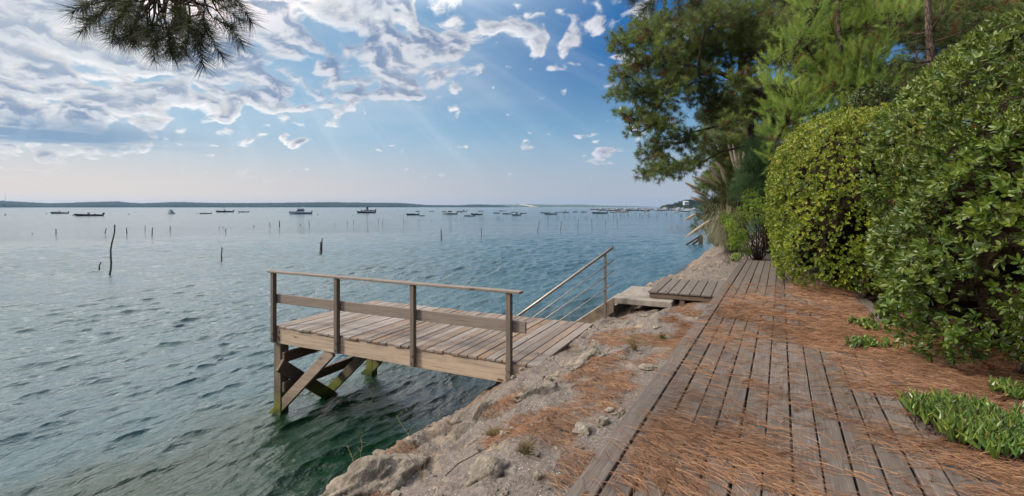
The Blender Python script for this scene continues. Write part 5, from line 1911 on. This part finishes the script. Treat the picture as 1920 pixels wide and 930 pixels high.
# ------------------------------------------------------------------ boats
def hull_part(b, L, Bm, Hs, inner=0.22):
    """hull shell with gunwale and sunken floor; bow towards -x (left in the view)"""
    n_ = 13
    t = np.linspace(0, 1, n_)                    # 0 stern .. 1 bow
    x = L / 2 - L * t
    half = Bm / 2 * np.where(t < 0.45, 0.9 + 0.1 * t / 0.45, np.cos((np.clip(t, 0.45, 1) - 0.45) / 0.55 * PI / 2) ** 0.7)
    half = np.maximum(half, 0.02)
    sheer = Hs * (0.8 + 0.45 * t ** 2)
    rows = []
    rake = 0.10 * L * np.clip((t - 0.75) / 0.25, 0, 1) ** 2
    for i in range(n_):
        h = half[i]; z = sheer[i]
        xb = x[i] + rake[i]
        ring = [(x[i], -h, z), (xb * 0.5 + x[i] * 0.5, -h * 0.9, z * 0.35), (xb, -h * 0.62, -0.12), (xb, 0, -0.32), (xb, h * 0.62, -0.12), (xb * 0.5 + x[i] * 0.5, h * 0.9, z * 0.35), (x[i], h, z),
                (x[i], h * 0.86, z), (x[i], h * 0.84, z - inner), (x[i], 0, z - inner), (x[i], -h * 0.84, z - inner), (x[i], -h * 0.86, z)]
        rows.append(ring)
    V = np.array(rows).reshape(-1, 3); k = 12
    Q = [(i * k + j, i * k + (j + 1) % k, (i + 1) * k + (j + 1) % k, (i + 1) * k + j) for i in range(n_ - 1) for j in range(k)]
    T = [];
    for e_, rev in ((0, 0), (n_ - 1, 1)):
        c = len(V) + (0 if e_ == 0 else 1)
        for j in range(k):
            f = (c, e_ * k + j, e_ * k + (j + 1) % k)
            T.append(f if rev else f[::-1])
    V = np.concatenate([V, [[x[0], 0, 0.1], [x[-1], 0, Hs * .7]]])
    b.add(V, Q, T)
    return sheer


def outboard(parent, L, Hs, s_=1.0, m_=None):
    b = MB()
    b.bevbox((L / 2 + 0.22 * s_, 0, Hs + 0.15 * s_), (0.24 * s_, 0.17 * s_, 0.22 * s_), np.eye(3), 0.05)
    b.box(L / 2 + 0.02, L / 2 + 0.28 * s_, -0.06, 0.06, -0.3, Hs - 0.02)
    b.build('outboard_motor', m_ or M['black'], parent)


def make_boat(kind, hull='navy', top='white', Hs=0.75, L=7.0):
    root = empty('motorboat' if kind != 'sail' else 'sailboat')
    Bm = L * 0.33
    b = MB(); hull_part(b, L, Bm, Hs); b.build('hull', M[hull], root)
    b = MB()
    b.tube([(L / 2 - L * t, s_ * Bm / 2 * 0.93 * (1 if t < .45 else math.cos((t - .45) / .55 * PI / 2) ** .7), Hs * (0.8 + .45 * t * t) + 0.03) for s_ in (1,) for t in np.linspace(0, .99, 12)], 0.045, 5)
    b.build('gunwale', M[top], root); b = MB()
    b.tube([(L / 2 - L * t, -Bm / 2 * 0.93 * (1 if t < .45 else math.cos((t - .45) / .55 * PI / 2) ** .7), Hs * (0.8 + .45 * t * t) + 0.03) for t in np.linspace(0, .99, 12)], 0.045, 5)
    b.build('gunwale', M[top], root)
    if kind in ('open', 'console', 'runabout', 'arch'):
        b = MB(); b.bevbox((0.0, 0, Hs + 0.12), (0.35, 0.35, 0.42), np.eye(3), 0.06); b.build('console', M[top], root)
        b = MB(); b.bar((-0.32, 0, Hs + 0.5), (-0.12, 0, Hs + 0.95), 0.9, 0.03, up=(1, 0, 0)); b.build('windshield', M['glass'], root)
        b = MB(); b.bevbox((L * .22, 0, Hs - 0.02), (0.3, Bm * .36, 0.2), np.eye(3), 0.04); b.build('seat', M[top], root)
        outboard(root, L, Hs, 1.2)
    if kind == 'console':
        for sx in (-.5, .5):
            for sy in (-.45, .45):
                b = MB(); b.tube([(sx, sy, Hs - .1), (sx * .8, sy, Hs + 1.65)], 0.03, 5); b.build('pole', M['alu'], root)
        b = MB(); b.bevbox((0, 0, Hs + 1.7), (0.95, 0.7, 0.06), np.eye(3), 0.03); b.build('canopy', M[top], root)
    if kind == 'arch':
        b = MB(); th = np.linspace(0, PI, 9)
        b.tube([(L * .16 + .2 * math.sin(a), -Bm * .42 * math.cos(a), Hs + 1.1 * math.sin(a)) for a in th], 0.04, 5); b.build('arch', M['alu'], root)
    if kind == 'runabout':
        b = MB(); b.bevbox((-L * .23, 0, Hs + 0.12), (L * .14, Bm * .3, 0.16), np.eye(3), 0.08); b.build('foredeck', M[top], root)
        for s_ in (-1, 1):
            b = MB(); b.tube([(0.3, s_ * .7, Hs), (0.5, s_ * .7, Hs + 1.1)], 0.025, 5); b.build('pole', M['alu'], root)
        b = MB(); b.bevbox((.75, 0, Hs + 1.15), (.75, .75, .05), np.eye(3), .02); b.build('canopy', M[top], root)
    if kind in ('cabin', 'flybridge', 'launch'):
        b = MB()
        x0, x1 = (-L * .22, L * .18)
        hc = 1.15 if kind != 'launch' else 0.8
        V = [(x0, -Bm * .33, Hs), (x1, -Bm * .36, Hs), (x1, Bm * .36, Hs), (x0, Bm * .33, Hs), (x0 + .75, -Bm * .27, Hs + hc), (x1 - .1, -Bm * .3, Hs + hc), (x1 - .1, Bm * .3, Hs + hc), (x0 + .75, Bm * .27, Hs + hc)]
        b.add(V, MB.BOXQ); cab = b.build('cabin', M[top], root)
        b = MB(); b.box(x0 + .75, x1 - .35, -Bm * .335, -Bm * .28, Hs + hc * .42, Hs + hc * .8); b.build('window', M['glass'], cab)
        b = MB(); b.box(x0 + .75, x1 - .35, Bm * .28, Bm * .335, Hs + hc * .42, Hs + hc * .8); b.build('window', M['glass'], cab)
        b = MB(); b.bevbox((-L * .32, 0, Hs * 1.1 + .05), (L * .12, Bm * .22, .1), np.eye(3), .05); b.build('foredeck', M[top], root)
        if kind == 'launch':
            b = MB(); b.box(.2, 1.0, -.35, .35, Hs + .8, Hs + 2.0); b.build('wheelhouse', M['black'], root)
            b = MB(); b.box(-.1, 1.2, -.55, .55, Hs + 2.003, Hs + 2.1); b.build('roof', M[top], root)
        outboard(root, L, Hs, 1.2)
    if kind == 'flybridge':
        b = MB(); b.bevbox((L * .02, 0, Hs + 1.35), (L * .14, Bm * .28, .2), np.eye(3), .06); b.build('flybridge', M[top], root)
        b = MB(); b.bar((-L * .1, 0, Hs + 1.5), (-L * .07, 0, Hs + 1.95), Bm * .45, .03, up=(1, 0, 0)); b.build('windshield', M['glass'], root)
        b = MB(); th = np.linspace(0, PI, 9)
        b.tube([(L * .12, -Bm * .3 * math.cos(a), Hs + 1.4 + 1.1 * math.sin(a)) for a in th], 0.06, 5)
        b.tube([(-L * .42, -Bm * .2, Hs * 1.2), (-L * .5, 0, Hs * 1.2 + .6), (-L * .42, Bm * .2, Hs * 1.2)], .03, 5)
        b.build('railing', M['alu'], root)
    if kind == 'sail':
        b = MB(); b.bevbox((-L * .05, 0, Hs + .15), (L * .2, Bm * .25, .22), np.eye(3), .08); b.build('cabin', M[top], root)
        b = MB(); b.tube([(-L * .1, 0, Hs - .2), (-L * .1, 0, Hs + L * 1.15)], [.055, .035], 6); b.build('mast', M['stake_metal'], root)
        b = MB(); b.tube([(-L * .1, 0, Hs + .9), (L * .32, 0, Hs + .9)], .09, 6); b.build('boom', M['blue_hull'], root)
    if kind == 'dinghy':
        b = MB(); b.bevbox((L * .1, 0, Hs - .06), (.14, Bm * .38, .04), np.eye(3), .02); b.build('seat', M[top], root)
        outboard(root, L, Hs, .7)
    return root


M['stake_metal'] = simple('grey_mast', (0.10, 0.11, 0.13), 0.5)
BOAT_L = {}
kinds = {}


def proto(key, *a, **k):
    kinds[key] = make_boat(*a, **k)
    BOAT_L[key] = k.get('L', 7.0)


proto('open_navy', 'open', 'navy', 'grey_boat', 0.62, L=7.0)
proto('open_blue', 'open', 'blue_hull', 'white', 0.6, L=6.5)
proto('console', 'console', 'navy', 'grey_boat', 0.7, L=7.5)
proto('console_white', 'console', 'grey_boat', 'white', 0.7, L=7.0)
proto('runabout', 'runabout', 'navy', 'grey_boat', 0.72, L=6.8)
proto('arch', 'arch', 'navy', 'grey_boat', 0.75, L=6.5)
proto('cabin', 'cabin', 'navy', 'white', 0.8, L=7.0)
proto('cabin_white', 'cabin', 'grey_boat', 'white', 0.8, L=7.0)
proto('flybridge', 'flybridge', 'grey_boat', 'grey_boat', 1.15, L=10.0)
proto('launch', 'launch', 'navy', 'white', 0.8, L=8.0)
proto('sail', 'sail', 'navy', 'grey_boat', 0.7, L=6.5)
proto('sail_blue', 'sail', 'blue_hull', 'grey_boat', 0.75, L=7.0)
proto('dinghy', 'dinghy', 'navy', 'grey_boat', 0.5, L=3.5)
proto('red', 'cabin', 'red_hull', 'grey_boat', 0.9, L=8.0)
proto('green', 'cabin', 'green_hull', 'grey_boat', 0.8, L=7.0)
KIDS = kidmap()
used_proto = set()


def put_boat(key, px, py, wpx, label, rot=0.0, group=None, cat=None):
    p = on_z(px, py)
    L = wpx / F * p[1]
    view = abs(math.cos(rot)) + 0.33 * abs(math.sin(rot))
    sc = L / BOAT_L[key] / view
    sc = min(max(sc, 0.55), 1.6)
    if key in used_proto:
        o = copy_tree(kinds[key], KIDS)
    else:
        o = kinds[key]; used_proto.add(key)
    o.location = (p[0], p[1], 0)
    az = math.atan2(p[0], p[1])
    o.rotation_euler = (0, 0, rot - az)
    o.scale = (sc, sc, sc)
    for k in ('label', 'category', 'group'):
        if k in o: del o[k]
    tag(o, label, cat or ('sailboat' if 'sail' in key else 'dinghy' if key == 'dinghy' else 'motorboat'), group)
    return o


BOATS = [
    ('runabout', 111, 400.5, 25, 'dark runabout with a small canopy, leftmost of all the moored boats', 0.1),
    ('open_navy', 166, 405, 41, 'long low dark open boat with outboard motor left of the cruiser seen from astern', 0.05),
    ('flybridge', 320, 401, 16, 'tall grey cruiser seen from astern in the left half', -1.25),
    ('open_navy', 385, 401, 19, 'small dark open boat just right of the cruiser seen from astern', 0.1),
    ('console', 421, 398, 29, 'slim boat with raised canopy over its console, second right of the cruiser seen from astern', 0.1),
    ('open_blue', 456, 398, 17, 'little open boat next to the canopied console boat, on its right', 0.0),
    ('flybridge', 563, 401.5, 40, 'grey flybridge cruiser seen side on, largest boat left of centre', 0.1),
    ('launch', 686, 399.5, 34, 'white launch with a dark wheelhouse lying in front of a longer dark boat', 0.1),
    ('open_navy', 690, 396, 40, 'long dark boat half hidden behind the white launch', 0.0),
    ('arch', 773, 403.3, 23, 'dark boat with upturned bow just below the first sailboat mast', 0.05),
    ('sail', 783, 397, 8, 'small dark sailboat with a bare mast, leftmost of the sailboats', 0.5),
    ('dinghy', 790.5, 405, 8, 'tiny dark dinghy beside the boat below the first mast', 0.1),
    ('open_navy', 809, 396.5, 9, 'small dark boat alone between the first mast and the blue and white boat', 0.0),
    ('open_blue', 835, 397.5, 13, 'low boat just behind the blue and white cabin boat', 0.1),
    ('cabin_white', 843, 402, 27, 'blue and white boat with a black outboard right of the tiny dinghy', 0.05),
    ('sail_blue', 861, 397.5, 8, 'faint sailboat left of the boat with the rounded arch', 0.3),
    ('cabin_white', 869, 396.5, 13, 'pale low cabin boat touching the faint sailboat', 0.05),
    ('open_navy', 880, 405.5, 15, 'small dark boat in front of the one with the rounded arch', -0.3),
    ('arch', 893, 402.8, 21, 'dark boat with a rounded metal arch near the middle of the picture', 0.1),
    ('open_navy', 901.5, 396.6, 6, 'tiny dark boat beyond the one with the rounded arch', 0.2),
    ('sail_blue', 931, 400, 11, 'blue sailboat with a tall bare mast near the end of the far blue hills', 0.2),
    ('open_navy', 941, 396, 11, 'thin flat dark boat behind the blue sailboat', 0.0),
    ('console', 950, 401.5, 15, 'boat with a dark canopy just right of the blue sailboat', 0.1),
    ('cabin', 968, 403.8, 18, 'black hulled cabin boat with its bow to the left, right of the canopied one', 0.2),
    ('open_navy', 964, 398.4, 12, 'dark boat partly hidden behind the black hulled cabin boat', 0.1),
    ('open_blue', 980, 400.4, 9, 'small blue boat poking out behind the black hulled cabin boat on its right', 0.2),
    ('open_navy', 1021, 399.5, 16, 'dark boat with raised bow behind the left end of the long low canopied boat', 0.15),
    ('console', 1032, 402, 23, 'long low dark boat with a white console below the pale dune', 0.05),
    ('open_blue', 1045, 398.8, 10, 'blue grey boat on the right of the long low boat below the dune', 0.0),
    ('green', 1060, 398.6, 13, 'dull green boat with a small cabin alone right of the dune', 0.0),
    ('sail', 1079, 398, 8, 'dark sailboat whose tall mast stands alone right of the dull green boat', 0.4),
    ('cabin', 1094, 398, 7, 'small dark cabin boat right of the lone mast', 0.1),
    ('console', 1124, 400.3, 28, 'long dark boat with a pale console, largest before the red boat', 0.05),
    ('cabin', 1149, 398.2, 10, 'black boat between the largest dark boat and the red boat', 0.1),
    ('red', 1161, 397.6, 13, 'red hulled boat, the only bright red one of the mooring', 0.05),
    ('red', 1172, 397.8, 9, 'small brownish red boat touching the right end of the red hulled boat', 0.1),
    ('cabin_white', 1211, 397.2, 9, 'pale boat with a dark waterline at the left of the dense stakes', 0.1),
    ('open_navy', 1285, 397, 16, 'flat dark boat farthest right, near the pampas grass', 0.0),
    ('cabin_white', 1267, 397.5, 13, 'white cabin boat under the headland, left of the flat dark boat', 0.1),
    ('cabin', 1251, 395.2, 8, 'dark boat at the tip of the headland', 0.1),
    ('sail', 1237, 394.5, 7, 'sailboat with mast rising at the left tip of the headland', 0.4),
    ('sail_blue', 1230.5, 394.2, 7, 'tall masted sailboat just left of the headland tip', 0.4),
]
for (key, px, py, w_, lb, rot) in BOATS: put_boat(key, px, py, w_, lb, rot)
rg = np.random.default_rng(55)
FG = 'crowd of boats moored far out on the right'
FL = 'tiny distant boat in the crowded mooring on the right'
for k in range(74):
    x = 1085 + 225 * rg.beta(1.6, 1.2)
    y = 391.3 + 4.2 * rg.random() ** 1.3
    key = rg.choice(['open_navy', 'cabin_white', 'cabin', 'open_blue', 'console_white', 'cabin_white', 'arch', 'sail'], p=[.2, .2, .14, .1, .16, .1, .06, .04])
    L = rg.uniform(6, 9.5)
    D = EYE * F / (y - 388)
    put_boat(str(key), x, y, L * F / D, FL, rg.normal(0, 0.5), group=FG, cat='boat')
for k in list(kinds):
    if k not in used_proto:
        for c in children(kinds[k]):
            for d in children(c): bpy.data.objects.remove(d)
            bpy.data.objects.remove(c)
        bpy.data.objects.remove(kinds[k])

# ------------------------------------------------------------------ buoys
BU = [(10, 403.5, 1.5), (87, 400.6, 1), (137.5, 404.2, 1.5), (141, 401.5, 1), (195.5, 400, 1), (242, 402, 1.2), (254, 398.2, .9), (369.5, 400.8, 1), (448, 401, 1), (476, 424, 1.0), (596, 402.7, 1.2), (534, 399.2, .8), (542, 400.2, .8), (622, 398.8, .8), (662, 404, 1),
      (748, 396.4, .8), (757.5, 403, .9), (60.5, 437.5, .9), (821, 391.7, .8), (865, 399.3, 1), (871, 405, 1), (776, 404.5, .8), (911, 392.5, .7), (333.5 + 230, 421.6, 1.1)]
BL = ['round dark buoy at the far left edge of the water', 'tiny buoy left of the leftmost runabout', 'larger of two buoys at the bow of the long low open boat', 'smaller of two buoys at the bow of the long low open boat',
      'buoy behind the outboard of the long low open boat', 'left one of two buoys between the long low boat and the stern view cruiser', 'right one of two buoys between the long low boat and the stern view cruiser',
      'buoy left of the small dark open boat beside the stern view cruiser', 'buoy left of the little open boat with white console', 'dark float low on the water right of the small stump of a stake',
      'largest dark buoy, right of the grey flybridge cruiser', 'buoy farther left off the bow of the grey flybridge cruiser', 'buoy close to the bow of the grey flybridge cruiser', 'small buoy midway between the flybridge cruiser and the white launch',
      'dark buoy below the bow of the white launch', 'small far buoy right of the white launch', 'small buoy just left of the boat under the first mast', 'lone dark float in open water at the left, nearer than the stakes',
      'tiny buoy near the far shore, above the blue and white boat', 'buoy between the blue and white boat and the arch boat', 'buoy at the bow of the small dark boat in front of the arch boat', 'tiny buoy under the boat below the first mast',
      'tiny buoy near the far shore, left of the blue sailboat', 'dark float among the thin stakes below the flybridge cruiser']
bo = None
for i, (px, py, r_) in enumerate(BU):
    p = on_z(px, py)
    sz = 1.9 * r_ / F * p[1]
    if bo is None:
        b = MB()
        th = np.linspace(0.02, PI - 0.02, 9)
        b.tube([(0, 0, -math.cos(a) * 0.5 + 0.22) for a in th], [math.sin(a) * 0.5 for a in th], 12)
        b.tube([(0, 0, 0.7), (0, 0, 0.95)], 0.06, 6)
        bo = b.build('buoy', M['buoy'], smooth=True); o = bo
    else:
        o = bo.copy(); COL.objects.link(o)
    o.location = (p[0], p[1], 0); o.scale = (sz,) * 3
    tag(o, BL[i], 'buoy', 'mooring buoys on the water')

# ------------------------------------------------------------------ swimmers
def swimmer(px, py, label, skin_first, seed):
    p = on_z(px, py)
    root = empty('person', (p[0], p[1], -0.09), random.uniform(-.5, .5)); tag(root, label, 'person')
    b = MB()
    # shoulders, neck and head as one tapering body; rest of the body hangs under water
    prof = [(-1.1, .06, .05), (-0.8, .10, .08), (-0.45, .15, .11), (-0.2, .20, .12), (-0.06, .21, .11), (0.0, .10, .08), (0.05, .055, .055), (0.09, .06, .06), (0.14, .075, .09), (0.20, .08, .10), (0.26, .072, .09), (0.30, .045, .05), (0.32, .01, .01)]
    th = np.linspace(0, 2 * PI, 16, endpoint=False)
    V = np.concatenate([[(a * math.cos(t), bb * math.sin(t) - 0.02, z) for t in th] for z, a, bb in prof])
    k = 16
    V = V.reshape(-1, 3)
    Q = [(i * k + j, i * k + (j + 1) % k, (i + 1) * k + (j + 1) % k, (i + 1) * k + j) for i in range(len(prof) - 1) for j in range(k)]
    b.add(V, Q)
    b.tube([(0, -.10, .20), (0, -.135, .17), (0, -.10, .155)], [.01, .016, .01], 6)
    for s_ in (-1, 1):
        b.tube([(s_ * .17, 0, -.05), (s_ * .32, -.12, -.12), (s_ * .3, -.36, -.1)], [.05, .042, .03], 8)
        b.tube([(s_ * .078, 0.0, .20), (s_ * .09, 0.01, .17)], [.018, .012], 6)
    b.build('body', M['skin'], root, smooth=True)
    b = MB()
    prof = [(0.13, .078, .095), (0.20, .086, .107), (0.27, .078, .098), (0.31, .05, .06), (0.335, .01, .01)]
    V = np.concatenate([[(a * math.cos(t), bb * math.sin(t) + 0.015, z) for t in th] for z, a, bb in prof]).reshape(-1, 3)
    Q = [(i * k + j, i * k + (j + 1) % k, (i + 1) * k + (j + 1) % k, (i + 1) * k + j) for i in range(len(prof) - 1) for j in range(k)]
    b.add(V, Q); b.build('hair', M['hair'], root, smooth=True)


swimmer(1258, 424.5, 'swimmer with reddish face in the water, left one of the pair', True, 1)
swimmer(1270, 425.2, 'dark haired swimmer in the water, right one of the pair', False, 2)

# ------------------------------------------------------------------ old timber supports at the far shore
def old_supports():
    p = on_z(1312, 458)
    root = empty('timber_groyne', (p[0], p[1], 0)); tag(root, 'broken dark timber groyne in the shallow water in front of the pampas grass', 'groyne')
    k = p[1] / F
    for i, (xa, ya, xb, yb) in enumerate([(-26, 4, 2, 16), (-12, 4, 4, 11)]):
        b = MB(); b.bar((xa * k, 0.3 * i, ya * k * -.3), (xb * k, 0.3 * i, yb * k), 0.14, 0.16); b.build('raking_beam', M['stake'], root)
    for i, (xa, h_) in enumerate([(0, 16), (4, 18), (9, 15)]):
        b = MB(); b.box(xa * k - .09, xa * k + .09, -.1 + .35 * i, .1 + .35 * i, -1.2, h_ * k); b.build('post', M['stake'], root)


old_supports()

# ------------------------------------------------------------------ air
def haze():
    m_, t = mat('haze_air')
    v = t.n('ShaderNodeVolumePrincipled')
    v.inputs['Color'].default_value = (0.34, 0.58, 0.88, 1)
    v.inputs['Density'].default_value = HAZE
    v.inputs['Anisotropy'].default_value = 0.25
    o = t.n('ShaderNodeOutputMaterial')
    t.link(v.outputs[0], o.inputs['Volume'])
    b = MB(); b.box(-9600, 9600, -600, 9700, -5.2, 120)
    h = b.build('haze', m_)
    tag(h, kind='stuff')


HAZE = 0.00005
haze()
